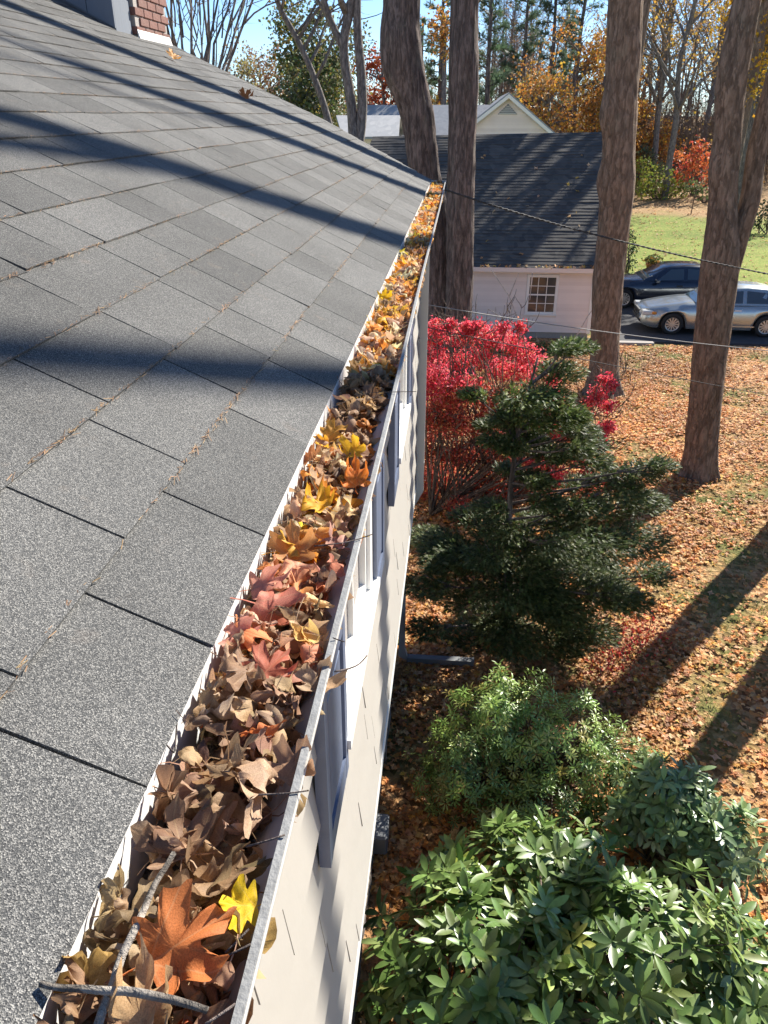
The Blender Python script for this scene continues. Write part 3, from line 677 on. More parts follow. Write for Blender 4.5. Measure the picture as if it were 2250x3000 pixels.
for x in (f0[0], f1[0]): b = MB(); b.box((x - .06, 61.95, 1.2), (x + .06, 62.1, ft + .05)); b.part('post', M['brown_wood'], fd)

# ------------------------------------------------------------------ cars
def car(name, label, cx, cy, paint, L=5.1, W=1.85, Ht=1.47, flip=1, rot=0.0):
    """sedan, nose towards -X; cx is the front axle, cy the near side"""
    root = thing(name, label, 'car', (cx, cy + W / 2, .03), 'parked cars on the driveway')
    rw = .335; fa, ra = 0.0, 2.86; n0 = -.98; n1 = n0 + L
    def T(V):
        V = np.asarray(V, float); c, s = math.cos(rot), math.sin(rot)
        return np.stack([cx + V[:, 0] * c - V[:, 1] * s, cy + W / 2 + V[:, 0] * s + V[:, 1] * c, V[:, 2] + .03], 1)
    xs = np.linspace(n0, n1, 76); V = []; k = 11
    def lerp(x, P): return np.interp(x, [p[0] for p in P], [p[1] for p in P])
    for x in xs:
        u = (x - n0) / L
        hw_ = W / 2 * lerp(u, [(0, .62), (.02, .78), (.06, .91), (.14, .975), (.3, 1), (.7, 1), (.88, .97), (.96, .9), (.985, .8), (1, .66)])
        belt = lerp(u, [(0, .60), (.015, .68), (.05, .755), (.16, .86), (.27, .945), (.34, .965), (.6, .985), (.80, 1.02), (.93, 1.01), (.985, .95), (1, .80)])
        shoulder = belt - .11
        low = lerp(u, [(0, .36), (.02, .26), (.08, .20), (.2, .2), (.85, .2), (.95, .25), (1, .42)])
        arch = max([math.sqrt(max(0, .395 ** 2 - (x - a) ** 2)) + rw if abs(x - a) < .395 else 0 for a in (fa, ra)])
        lo_ = max(low, min(arch, shoulder - .06))
        mid = lo_ + (shoulder - lo_) * .5
        half = [(hw_ * .96, lo_), (hw_ * .995, lo_ + (mid - lo_) * .4), (hw_, mid), (hw_ * .99, (mid + shoulder) / 2 + .01), (hw_ * .955, shoulder), (hw_ * .86, belt)]
        for (yy, zz) in half: V.append((x, -yy, zz))
        V.append((x, -hw_ * .45, belt + .025 * min(1, u * 8))); 
        for (yy, zz) in [(hw_ * .45, belt + .025 * min(1, u * 8)), half[5], half[4], half[2]][:4]: V.append((x, yy, zz))
    V = np.array(V); F = []
    for a in range(len(xs) - 1):
        for q in range(k - 1): F.append((a * k + q, a * k + q + 1, (a + 1) * k + q + 1, (a + 1) * k + q))
    F += [list(range(k)), list(range((len(xs) - 1) * k, len(xs) * k))[::-1]]
    body = part('body', T(V), F, paint, root, smooth=True)
    b = MB(); b.box((n0 + .25, -W / 2 + .16, .2), (n1 - .3, W / 2 - .1, .70)); part('underbody', T(b.get()[0]), b.get()[1], M['black_trim'], root)
    # greenhouse
    gx_ = [.62, .95, 1.40, 1.62, 2.2, 2.75, 3.05, 3.45, 3.82]; gzr = [.945, 1.13, 1.375, 1.44, Ht, Ht - .025, 1.39, 1.22, 1.03]
    hb = [.80, .82, .835, .84, .845, .835, .82, .79, .74]; ht = [.78, .70, .62, .60, .60, .59, .58, .60, .66]
    V = []; k = 6
    for x, zr, a, c in zip(gx_, gzr, hb, ht):
        zb = .95 + .02 * (x - .6) / 3
        for s_, (yy, zz) in [(-1, (a, zb)), (-1, (c + .03, zr - .06 if zr - .06 > zb else zb + .001)), (-1, (c - .06, zr)), (1, (c - .06, zr)), (1, (c + .03, zr - .06 if zr - .06 > zb else zb + .001)), (1, (a, zb))]: V.append((x, s_ * yy, zz))
    F = []; mi = []
    for a in range(len(gx_) - 1):
        for q in range(k - 1):
            F.append((a * k + q, a * k + q + 1, (a + 1) * k + q + 1, (a + 1) * k + q)); glass = (q in (0, 4) and 1 <= a <= 6) or (q in (1, 2, 3) and a in (0, 1)) or (q in (1, 2, 3) and a in (6,)); mi.append(0)
    part('cabin', T(V), F, paint, root, smooth=True)
    V = np.array(V).reshape(len(gx_), k, 3)
    def pane(name, P):
        P = np.array(P); c = P.mean(0); nrm = np.cross(P[1] - P[0], P[2] - P[0]); nrm /= np.linalg.norm(nrm)
        if (c - [2.2, 0, .9]) @ nrm < 0: nrm = -nrm
        P = c + (P - c) * .97; n = len(P)
        part(name, T(np.concatenate([P + nrm * .012, P - nrm * .01])), [list(range(n)), list(range(n, 2 * n))[::-1]] + [(j, (j + 1) % n, n + (j + 1) % n, n + j) for j in range(n)], M['car_glass'], root)
    pane('windscreen', [V[0, 0] * [1, .93, 1] + [.03, 0, .03], V[2, 1] + [0, .05, -.01], V[2, 4] + [0, -.05, -.01], V[0, 5] * [1, .93, 1] + [.03, 0, .03]])
    pane('rear_window', [V[6, 1] + [.02, .06, -.01], V[8, 0] + [-.02, .08, .05], V[8, 5] + [-.02, -.08, .05], V[6, 4] + [.02, -.06, -.01]])
    for s_ in (0, 1):
        o_, i_ = (0, 1) if s_ == 0 else (5, 4)
        def mixp(x, t):
            A = np.array([np.interp(x, gx_, V[:, o_, j]) for j in range(3)]); B = np.array([np.interp(x, gx_, V[:, i_, j]) for j in range(3)]); return A * (1 - t) + B * t
        pane('side_window', [mixp(1.12, .12), mixp(2.06, .12), mixp(2.06, .93), mixp(1.58, .93)])
        pane('side_window', [mixp(2.16, .12), mixp(3.02, .12), mixp(2.98, .90), mixp(2.16, .93)])
        pane('side_window', [mixp(3.06, .12), mixp(3.40, .15), mixp(3.12, .75), mixp(3.04, .85)])
        sg = -1 if s_ == 0 else 1
        for xh in (1.92, 2.95):
            b = MB(); y_ = sg * W / 2; b.box((xh - .10, min(y_ * .97, y_ * 1.02), .80), (xh + .10, max(y_ * .97, y_ * 1.02), .835)); part('door_handle', T(b.get()[0]), b.get()[1], M['trim_white'] if paint == M['car_silver'] else M['black_trim'], root)
        b = MB(); v_, f_ = bevel_box((1.0, min(sg * .90, sg * 1.12), .92), (1.16, max(sg * .90, sg * 1.12), 1.06), .03); part('mirror', T(v_), f_, paint, root)
        v_, f_ = bevel_box((-.96, min(sg * .50, sg * .84), .58), (-.60, max(sg * .50, sg * .84), .72), .03); part('headlight', T(v_), f_, M['headlamp'], root)
        v_, f_ = bevel_box((-.66, min(sg * .80, sg * .885), .62), (-.52, max(sg * .80, sg * .885), .70), .015); part('indicator', T(v_), f_, M['amber'], root)
        b = MB(); y_ = sg * (W / 2 - .003); b.box((1.08, min(y_, y_ * 1.006), .30), (2.5, max(y_, y_ * 1.006), .34)); part('sill_trim', T(b.get()[0]), b.get()[1], paint, root)
        for a in (fa, ra):
            yc = sg * (W / 2 - .105); th = np.linspace(0, 2 * math.pi, 29)[:-1]; V_ = []; prof_ = [(.20, -.10), (.30, -.10), (rw, -.075), (rw, .075), (.30, .10), (.225, .10), (.21, .06)]
            for t in th:
                for (r_, d_) in prof_: V_.append((a + r_ * math.cos(t), yc + sg * d_, rw + r_ * math.sin(t)))
            k_ = len(prof_); F_ = [(j * k_ + q, j * k_ + q + 1, ((j + 1) % 28) * k_ + q + 1, ((j + 1) % 28) * k_ + q) for j in range(28) for q in range(k_ - 1)]
            wh = part('wheel', T(V_), F_, M['tyre'], root, smooth=True)
            b = MB()
            for j in range(12):
                t = j * math.pi / 6; d = np.array([math.cos(t), 0, math.sin(t)]); p = np.array([-math.sin(t), 0, math.cos(t)]); c0 = np.array([a, yc + sg * .085, rw]); o2 = np.array([0, sg * .02, 0])
                q = [c0 + d * .04 - p * .014, c0 + d * .04 + p * .014, c0 + d * .20 + p * .026, c0 + d * .20 - p * .026]; b.add([*q, *[v + o2 for v in q]], BOXF)
            cc, ff_ = tube([(a, yc + sg * .05, rw), (a, yc + sg * .115, rw)], .055, 14); b.add(cc, ff_)
            for j in range(28):
                t0, t1 = th[j], th[(j + 1) % 28]; q = [(a + r_ * math.cos(t), yc + sg * d_, rw + r_ * math.sin(t)) for t in (t0, t1) for (r_, d_) in ((.192, .09), (.222, .105))]; b.add(q, [(0, 1, 3, 2)])
            part('rim', T(b.get()[0]), b.get()[1], M['wheel_alloy'], wh)
            b = MB(); cc, ff_ = tube([(a, yc + sg * .02, rw), (a, yc + sg * .06, rw)], .2, 18); b.add(cc, ff_); part('brake_disc', T(b.get()[0]), b.get()[1], M['black_trim'], wh)
    v_, f_ = bevel_box((n0 - .012, -.36, .52), (n0 + .10, .36, .66), .02); part('grille', T(v_), f_, M['black_trim'], root)
    v_, f_ = bevel_box((n0 - .02, -.62, .34), (n0 + .16, .62, .42), .02); part('bumper_intake', T(v_), f_, M['black_trim'], root)
    for sg in (-1, 1): v_, f_ = bevel_box((n1 - .2, min(sg * .5, sg * .80), .74), (n1 - .015, max(sg * .5, sg * .80), .90), .02); part('tail_light', T(v_), f_, M['brick'], root)
    return root
car('silver_sedan', 'silver four-door sedan parked on the asphalt nearest the leaf-strewn lawn', 6.98, 25.25, M['car_silver'], rot=-.03)
car('dark_sedan', 'dark blue-black sedan parked behind the silver one, by the lawn', 6.10, 29.0, M['car_dark'], L=4.8, rot=.02)

# ------------------------------------------------------------------ trees
TWV = [(-.87, 0, -.5), (.87, 0, -.5), (0, 0, 1), (0, 1, 0)]; TWF = [(0, 1, 3), (1, 2, 3), (2, 0, 3)]     # tapering twig
LFV = [(0, 0, 0), (-.5, .45, .12), (0, 1, 0), (.5, .45, .12)]; LFF = [(0, 3, 2), (0, 2, 1)]              # small folded leaf
def resample(P, r, step):
    P = np.asarray(P, float); r = np.asarray(r, float); d = np.concatenate([[0], np.cumsum(np.linalg.norm(np.diff(P, axis=0), axis=1))])
    n = max(4, int(d[-1] / step)); t = np.linspace(0, d[-1], n)
    Q = np.stack([np.interp(t, d, P[:, k]) for k in range(3)], 1); q = np.interp(t, d, r)
    ker = np.array([1, 2, 3, 4, 3, 2, 1.]); ker /= ker.sum(); m = 3
    for k in range(3):
        e = np.pad(Q[:, k], m, mode='reflect', reflect_type='odd'); Q[:, k] = np.convolve(e, ker, 'valid')
    q = np.convolve(np.pad(q, m, mode='edge'), ker, 'valid')
    return Q, q
def trunk_mesh(P, r, n=52, step=.09, amp=.11, seed=0, flare=True, knobs=()):
    Q, q = resample(P, r, step); m = len(Q); th = np.arange(n) * 2 * math.pi / n; V = np.zeros((m, n, 3))
    for a in range(m):
        zz = Q[a][2]
        for c in range(n):
            x, y = math.cos(th[c]), math.sin(th[c])
            e = mnoise.noise(Vector((x * 5.2 + seed, y * 5.2, zz * .8))); f = mnoise.noise(Vector((x * 9 + seed, y * 9, zz * 2.6 + 9))); g = mnoise.noise(Vector((x * .9 + seed * 2, y * .9, zz * .6)))
            rr = q[a] * (1 + amp * ((1 - abs(e) * 2) * .7 + f * .55) + .10 * g)
            if flare: rr *= 1 + .55 * math.exp(-max(zz - Q[0][2], 0) / .38) * (1 + .45 * math.cos(5 * th[c] + seed))
            for (kz_, kt, kr, ka) in knobs:
                dt = (th[c] - kt + math.pi) % (2 * math.pi) - math.pi
                rr += ka * math.exp(-((zz - kz_) / kr) ** 2 - (dt / .7) ** 2)
            V[a, c] = Q[a] + [rr * x, rr * y, 0]
    i = np.arange(m - 1)[:, None] * n; j = np.arange(n)[None]; k = (j + 1) % n
    F = np.stack([i + j, i + k, i + n + k, i + n + j], -1).reshape(-1, 4).tolist(); F.append(list(range((m - 1) * n, m * n)))
    return V.reshape(-1, 3), F
def wander(p, d, L, r0, r1, n=6, wob=.12, lift=.05):
    P = [np.array(p, float)]; d = np.array(d, float); d /= np.linalg.norm(d)
    for k in range(n):
        d = d + R.normal(0, wob, 3); d[2] += lift; d /= np.linalg.norm(d); P.append(P[-1] + d * L / n)
    return np.array(P), np.linspace(r0, r1, n + 1)
def side_dir(d, ang):
    d = d / np.linalg.norm(d); v = np.cross(d, R.normal(size=3)); v /= np.linalg.norm(v) + 1e-9
    return d * math.cos(ang) + v * math.sin(ang)
def limbs(starts, levels=(5, 5), tw=14, tlen=(.3, .8), lift=.06, wob=.13):
    """starts: (point, direction, length, radius). Returns branch mesh data, twig arrays and twig tips"""
    mb = MB(); TO, TD, TL, TR = [], [], [], []
    def rec(p, d, L, r, lv):
        P, rr = wander(p, d, L, r, r * .35, 6 if lv == 0 else 5, wob, lift); mb.tube(P, rr, 7 if lv == 0 else 5 if lv == 1 else 4)
        if lv < len(levels):
            for k in range(levels[lv]):
                t = R.uniform(.25, 1.0); q = int(t * (len(P) - 1.001)); f = t * (len(P) - 1) - q; a = P[q] * (1 - f) + P[q + 1] * f
                rec(a, side_dir(P[q + 1] - P[q], R.uniform(.45, 1.05)), L * R.uniform(.35, .62), max(.008, rr[q] * .5), lv + 1)
        else:
            m = max(1, int(tw * L))
            for k in range(m):
                q = R.integers(0, len(P) - 1); a = P[q] + (P[q + 1] - P[q]) * R.random(); TO.append(a); TD.append(side_dir(P[q + 1] - P[q], R.uniform(.3, .9))); TL.append(R.uniform(*tlen)); TR.append(max(.004, rr[q] * .35))
    for s_ in starts: rec(*s_, 0)
    return mb, (np.array(TO), np.array(TD), np.array(TL), np.array(TR))
def twig_mesh(tw):
    O, D, L, r = tw; X, Y, Z = basis(D, rdir(len(O))); return inst(TWV, TWF, O, X, Y, Z, np.stack([r, L, r], 1))
def leaves_at(O, size, pal, w, spread=.15, jit=.15, aspect=.7, up=.4):
    n = len(O); O = O + R.normal(0, spread, (n, 3)); N = rdir(n) + [0, 0, up]; D = rdir(n) - [0, 0, .25]
    X, Y, Z = basis(D, N); s = R.uniform(.65, 1.25, n) * size; V, F = inst(LFV, LFF, O, X, Y, Z, np.stack([s * aspect, s, s], 1))
    return V, F, np.repeat(pick(pal, w, n, jit), 4, 0)

def big_tree(name, label, base, P, r, bark, limbs_at, knobs=(), extra=None, seed=1, levels=(3, 3), group='tall bare maples of the yard'):
    t = thing(name, label, 'tree', base, group)
    V, F = trunk_mesh(P, r, seed=seed, knobs=knobs); tr = part('trunk', V, F, M[bark], t, smooth=True)
    if extra is not None: V, F = trunk_mesh(*extra, seed=seed + 5, flare=False, n=40); part('second_stem', V, F, M[bark], t, smooth=True)
    mb, tw = limbs(limbs_at, levels, tw=4); stuff(mb.part('branches', M[bark], t, smooth=True))
    V, F = twig_mesh(tw); stuff(part('twigs', V, F, M['twig'], t))
    return t
def up_path(pix, y, rad_px, top):
    """trunk axis from photo pixels at depth y, then carried on upwards"""
    P = []; r = []
    for (px, py), w in zip(pix, rad_px):
        p = at_y(px, py, y); d = (p - [0, 0, H]) @ FW; P.append(p); r.append(.89 * w / 2 / FPX * d)
    for (dx, dy, z, rr) in top: P.append(np.array([P[-1][0] + dx, P[-1][1] + dy, z])); r.append(rr)
    return np.array(P), np.array(r)
def fork(P, r, n, lo=.7, L=(4, 6.5), tilt=.6):
    out = []
    for k in range(n):
        t = R.uniform(lo, 1.0); q = min(int(t * (len(P) - 1)), len(P) - 2); f = t * (len(P) - 1) - q; a = P[q] * (1 - f) + P[q + 1] * f
        az_ = R.uniform(0, 2 * math.pi); out.append((a, (math.cos(az_) * tilt, math.sin(az_) * tilt, 1.0), R.uniform(*L), r[q] * R.uniform(.4, .65)))
    return out
# tree beside the garage's right corner
P, r = up_path([(1763, 1156), (1772, 1000), (1785, 800), (1812, 520), (1822, 280), (1832, 0)], 19.2, [88, 88, 92, 104, 100, 108], [(-.1, 0, 11, .40), (.2, .3, 15, .30), (-.2, .2, 19, .15)]); P[0][2] = -.1
big_tree('maple_tree', 'thick straight bare maple trunk between garage corner and parked cars', (P[0][0], 19.2, 0), P, r, 'bark_brown', fork(P, r, 4, .75), knobs=[(6.3, 3.4, .5, .12), (5.0, 3.0, .35, .10)], seed=1)
# forked tree in front of the silver car
P, r = up_path([(2046, 1392), (2058, 1260), (2085, 1000), (2112, 760), (2120, 588), (2130, 452), (2142, 226), (2190, 0)], 14.3, [88, 94, 106, 108, 82, 80, 92, 80], [(.25, .2, 11.5, .19), (-.1, .3, 15, .14), (.2, .3, 19, .08)]); P[0][2] = -.1
E2 = up_path([(2135, 820), (2165, 690), (2200, 588), (2215, 452), (2272, 226), (2340, 0)], 14.45, [50, 62, 62, 60, 58, 56], [(.6, .2, 12, .13), (.5, .3, 16, .08)])
big_tree('forked_maple_tree', 'bare maple forking into two stems in front of the silver sedan', (P[0][0], 14.3, 0), P, r, 'bark_brown', fork(P, r, 2, .85) + fork(*E2, 1, .85), knobs=[(5.5, 3.2, .4, .08)], extra=E2, seed=2)
# the pair behind the end of the gutter
P, r = up_path([(1345, 985), (1345, 850), (1350, 600), (1352, 420), (1358, 250), (1360, 0)], 20.8, [92, 84, 86, 86, 94, 88], [(.1, 0, 11, .38), (.4, .2, 15, .28), (.1, .2, 19, .14)]); P[0] = P[1] - (P[2] - P[1]) * .35; P[0][2] = -.1
big_tree('dark_maple_tree', 'dark reddish shaggy-barked maple in front of the garage wall, beside its leaning twin', (P[0][0], 20.8, 0), P, r, 'bark_dark', fork(P, r, 4, .75), seed=3)
P, r = up_path([(1290, 990), (1285, 850), (1272, 640), (1240, 480), (1222, 330), (1190, 200), (1172, 90), (1178, 0)], 21.3, [90, 88, 92, 96, 104, 118, 122, 112], [(-.2, 0, 11, .42), (-.5, .2, 15, .3), (-.3, .2, 19, .14)]); P[0][2] = -.1
big_tree('leaning_maple_tree', 'grey leaning maple with a swollen side, rising behind the roof edge', (P[0][0], 21.3, 0), P, r, 'bark_dark', fork(P, r, 4, .75), knobs=[(7.3, 3.3, .7, .14)], seed=4)
# two yard trees to the right whose shadows cross lawn and roof
for k, (bx, by, lx, ly) in enumerate([(6.55, 13.15, .0, .0), (5.75, 10.2, .2, -.15)]):
    P = np.array([(bx, by, -.1), (bx, by, 3), (bx + lx * .25, by + ly * .25, 6.5), (bx + lx * .7, by + ly * .7, 10), (bx + lx, by + ly, 13), (bx + lx * 1.1, by + ly * 1.1, 18)]); r = np.array([.27, .25, .22, .18, .15, .06]) * (1 if k == 0 else np.array([.85, .85, .8, .6, .5, .5]))
    big_tree('yard_maple_tree', ['tall bare maple at the lawn right of the forked one', 'tall bare maple at the lawn across from the rhododendron'][k], (bx, by, 0), P, r, 'bark_brown', fork(P, r, [1, 4][k], [.75, .6][k], (2.5, 4.5)), seed=6 + k, levels=[(2, 2), (3, 3)][k])
for k, (bx, by) in enumerate([(6.75, 36.5), (12.0, 38.5)]):  # added trees hidden behind the two trunks, there to shade the garage roof
    P = np.array([(bx, by, -.1), (bx, by, 5), (bx + .1, by, 11), (bx + .4, by, 15), (bx + .2, by + .3, 20)]); r = np.array([.34, .30, .27, .2, .08])
    big_tree('lawn_maple_tree', ['tall bare maple behind the straight trunk, shading the garage roof', 'tall bare maple behind the forked trunk and the cars'][k], (bx, by, 0), P, r, 'bark_brown', fork(P, r, 17, .45, (4, 7.5), .9), seed=12 + k, levels=(5, 5))
def leafy(name, label, base, Pt, rt, bark, starts, leafn, size, pal, w, levels=(4, 4), tw=8, group=None, spread=.3, tlen=(.4, 1.0), cat='tree', lift=.06):
    t = thing(name, label, cat, base, group)
    V, F = tube(*resample(Pt, rt, .5), 9); part('trunk', V, F, M[bark], t, smooth=True)
    mb, tww = limbs(starts, levels, tw=tw, tlen=tlen, lift=lift); stuff(mb.part('branches', M[bark], t, smooth=True))
    V, F = twig_mesh(tww); stuff(part('twigs', V, F, M['twig'], t))
    if leafn:
        q = R.integers(0, len(tww[0]), leafn); O = tww[0][q] + tww[1][q] * (tww[2][q] * R.uniform(.2, 1.1, leafn))[:, None]
        V, F, c = leaves_at(O, size, pal, w, spread); stuff(part('crown', V, F, M['foliage'], t, col=c))
    return t
def straight(p, top, r0, n=6, wob=.12):
    p = np.array(p, float); top = np.array(top, float); t = np.linspace(0, 1, n)[:, None]; P = p * (1 - t) + top * t; P[1:-1] += R.normal(0, wob, (n - 2, 3)) * [1, 1, 0]; return P, np.linspace(r0, r0 * .35, n)
# slim twin trunks and a thin leaning stem left of them
for (nm, lab, yy, pixs, wp) in (('slim_tree', 'slim bare tree with two close grey stems in front of the garage roof end', 31.5, [(1040, 470), (1030, 300), (1000, 130), (1035, 0)], (30, 26, 24, 22)),
                              ('slanting_tree', 'thin bare trunk slanting left above the roof slope', 33.0, [(985, 480), (965, 360), (930, 250), (880, 130), (805, 0)], (22, 20, 17, 15, 13))):
    P = [at_y(*q, yy) for q in pixs]; P.insert(0, np.array([P[0][0] + .2, yy, 0])); r = [w_ / 2 / FPX * yy for w_ in (wp[0],) + tuple(wp)]
    P.append(P[-1] + [-.4 if 'slant' in nm else .1, 0, 4]); r.append(r[-1] * .5)
    t = thing(nm, lab, 'tree', (P[0][0], yy, 0)); V, F = tube(*resample(P, r, .25), 10); part('trunk', V, F, M['bark_grey'], t, smooth=True)
    st_ = fork(np.array(P), np.array(r), 7, .5, (2.5, 4.5), .7)
    if nm == 'slim_tree':
        E = [at_y(1044, 470, yy), at_y(1063, 330, yy), at_y(1058, 200, yy), at_y(1045, 90, yy), at_y(1048, -100, yy)]; E.insert(0, np.array([E[0][0], yy, 0])); V, F = tube(*resample(E, [.2, .2, .19, .17, .15, .12], .25), 9); part('second_stem', V, F, M['bark_grey'], t, smooth=True)
        P2 = [at_y(1010, 150, yy), at_y(965, 60, yy), at_y(935, -40, yy), at_y(900, -200, yy)]; V, F = tube(*resample(P2, [.14, .12, .10, .05], .25), 8); part('limb', V, F, M['bark_grey'], t, smooth=True)
    mb, tww = limbs(st_, (4, 3), tw=5, lift=.0); stuff(mb.part('branches', M['bark_grey'], t, smooth=True)); V, F = twig_mesh(tww); stuff(part('twigs', V, F, M['twig'], t))
# many-stemmed bare shrub behind the rake
t = thing('bare_lilac', 'bare many-stemmed grey shrub fanning up behind the brick chimney', 'shrub', (-5.6, 16, 0)); mb = MB(); st_ = []
for px0, px1 in ((520, 478), (540, 500), (555, 525), (565, 560), (585, 590), (600, 610), (612, 640), (622, 668), (640, 715), (600, 560), (655, 760), (550, 470), (632, 690)):
    a = at_y(px0 + R.normal(0, 4), 240, 16 + R.normal(0, .4)); c = at_y(px1, R.uniform(-60, 60), 16 + R.normal(0, .7)); P, r = straight((-5.3 + R.normal(0, .12), 16 + R.normal(0, .15), 0), a, .05, 4, .02)
    P2 = np.concatenate([P, [a + (c - a) * .5 + R.normal(0, .08, 3), c, c + (c - a) * .5]]); mb.tube(P2, np.linspace(.045, .012, len(P2)), 6); st_.append((c - (c - a) * .4, c - a, 1.5, .016)); st_.append((c - (c - a) * .8, c - a + R.normal(0, .25, 3), 1.2, .014))
mb.part('stems', M['bark_grey'], t, smooth=True); mb, tww = limbs(st_, (3,), tw=6, tlen=(.2, .5), lift=.02); stuff(mb.part('branches', M['bark_grey'], t)); V, F = twig_mesh(tww); stuff(part('twigs', V, F, M['twig'], t))

# background trees one can tell apart
def crown_tree(name, label, px, py, y, top_py, wid_px, pal, w, n, size, bark='bark_grey', group=None, nst=10, levels=(4, 3), spread=.35, bottom=.35):
    c = at_y(px, py, y); top = at_y(px, top_py, y)[2]; g0 = float(gz(0, y)); rad = wid_px / 2 / FPX * y
    P, r = straight((c[0], y, g0 - .2), (c[0], y, top - .5), .02 * (top - g0) + .05); st_ = []
    for k in range(nst):
        f = R.uniform(bottom, .95); a = P[0] * (1 - f) + P[-1] * f; az_ = R.uniform(0, 6.28); ln = rad * (1.15 - .6 * max(0, f - .5) * 2) * R.uniform(.7, 1.1)
        st_.append((a, (math.cos(az_), math.sin(az_), R.uniform(.3, 1.1)), ln, .10))
    return leafy(name, label, (c[0], y, g0), P, r, bark, st_, n, size, pal, w, levels, group=group, spread=spread, lift=.05)
crown_tree('grey_green_tree', 'rounded grey-green tree with yellow top beyond the roof slope', 950, 300, 58, 110, 290, [(.10, .15, .05), (.16, .19, .09), (.34, .28, .07), (.20, .20, .14)], [3, 3, 2, 2], 15000, .24, nst=18, bottom=.15)
crown_tree('rust_red_tree', 'rust red maple between the slim trunks and the leaning maple', 1120, 300, 68, 160, 150, [(.42, .10, .04), (.50, .16, .05), (.30, .08, .05)], [3, 2, 2], 6000, .26, nst=14, bottom=.12)
crown_tree('tan_tree', 'pale tan tree low against the sky behind the lilac', 760, 320, 75, 225, 260, [(.34, .22, .13), (.30, .18, .12), (.40, .30, .12)], [3, 2, 2], 4500, .26, nst=14, bottom=.1)
crown_tree('yellow_birch', 'yellowish small tree showing above the roof slope beside the lilac', 690, 260, 70, 195, 130, [(.40, .34, .12), (.30, .28, .12)], [2, 2], 2500, .24, nst=9, bottom=.1)
for k, (px, py, y, tp, wd, lab) in enumerate([(1690, 270, 64, 100, 220, 'orange-yellow oak behind the garage ridge'), (1600, 330, 58, 235, 150, 'low golden shrubby tree at the garage ridge'), (1760, 330, 62, 200, 150, 'golden tree just left of the straight maple trunk'), (1885, 430, 66, 330, 90, 'small bright yellow tree right of the straight maple trunk'), (1300, 130, 60, 20, 70, 'thin tree with rust leaves between the two dark trunks')]):
    crown_tree('golden_tree', lab, px, py, y, tp, wd, [(.55, .34, .06), (.58, .26, .06), (.42, .22, .08), (.35, .24, .12)], [3, 3, 2, 2], 4200 if k < 4 else 1500, .24, group='autumn trees behind the garage', nst=12, bottom=.1)
crown_tree('yellow_maple', 'bright yellow maple behind the forked trunk at the lawn edge', 2240, 180, 40, -150, 240, [(.66, .42, .04), (.60, .33, .03), (.50, .36, .06)], [3, 2, 1], 8000, .17, nst=18, bottom=.62, levels=(4, 4))
def pine(name, label, px, y, top_py, w_px, n=26, seed=0, lowf=.25):
    top = at_y(px, top_py, y); g0 = float(gz(0, y)); rad = w_px / 2 / FPX * y; t = thing(name, label, 'tree', (top[0], y, g0), 'pines behind the houses')
    P, r = straight((top[0], y, g0 - .2), top, .26, 6, .06); V, F = tube(P, r, 8); part('trunk', V, F, M['bark_dark'], t, smooth=True); mb = MB(); O = []; D = []
    for k in range(n):
        f = lowf + (1 - lowf) * (k / n) ** .9; a = P[0] * (1 - f) + P[-1] * f; ln = rad * (1.2 - f) * R.uniform(.6, 1.15) + .3; az_ = R.uniform(0, 6.28)
        Q, q = wander(a, (math.cos(az_), math.sin(az_), R.uniform(-.05, .35)), ln, .05, .012, 5, .1, .05); mb.tube(Q, q, 4)
        for m_ in range(int(13 * ln) + 6):
            s_ = R.uniform(.25, 1.0); j = min(int(s_ * 5), 4); O.append(Q[j] + (Q[j + 1] - Q[j]) * R.random() + R.normal(0, .16, 3) * [1, 1, .6]); D.append(side_dir(Q[j + 1] - Q[j], R.uniform(.2, 1.0)) + [0, 0, .35])
    stuff(mb.part('branches', M['bark_dark'], t)); O = np.array(O); D = np.array(D)
    tv = []; tf = []
    for j in range(9):
        d = np.array([math.sin(j * 2.4) * .6, 1.0, math.cos(j * 2.4) * .6]); d /= np.linalg.norm(d); p = np.cross(d, [.3, .2, .9]); p /= np.linalg.norm(p)
        o = len(tv); tv += [tuple(-p * .05), tuple(p * .05), tuple(d)]; tf.append((o, o + 1, o + 2))
    X, Y, Z = basis(D, rdir(len(O))); V, F = inst(tv, tf, O, X, Y, Z, R.uniform(.32, .58, len(O))); c = np.repeat(pick([(.085, .145, .085), (.12, .19, .115), (.15, .21, .14)], [2, 3, 2], len(O)), len(tv), 0)
    stuff(part('needles', V, F, M['needle'], t, col=c)); return t
for a in [('tall bluish pine right of the dark maple trunk', 1445, 62, -60, 190, 34), ('pine left of the white gable, between the twin trunks', 1300, 70, -40, 170, 28), ('slender dark pine above the white gable', 1555, 72, -80, 150, 30), ('broad pine over the brown fence panel', 1640, 78, -120, 190, 34), ('pine rising beside the straight maple trunk', 1730, 82, -160, 170, 30), ('far pine just right of the leaning maple', 1240, 80, 60, 150, 24)]:
    pine('pine_tree', a[0], a[1], a[2], a[3], a[4], a[5])
# bare woodland trees right of the straight maple
for k, (px, y, lab) in enumerate([(1925, 62, 'stout bare tree above the yellow-green bushes'), (1975, 58, 'forking bare tree rising from the orange bush'), (2060, 70, 'bare grey tree behind the orange bush'), (1900, 75, 'slender bare tree close by the straight maple trunk'), (2015, 82, 'far bare tree between its stouter neighbours'), (2120, 76, 'far bare tree close by the forked maple')]):
    g0 = float(gz(0, y)); c = at_y(px, 400, y); P, r = straight((c[0], y, g0 - .2), (c[0] + R.normal(0, .6), y, 17), .24 if k < 3 else .15, 7, .2)
    leafy('bare_tree', lab, (c[0], y, g0), P, r, 'bark_grey', fork(P, r, 12, .25, (3.5, 7), .8), 1500, .22, [(.56, .36, .07), (.42, .28, .14)], [1, 1], (4, 4), tw=5, group='bare trees at the wood edge', spread=.3)
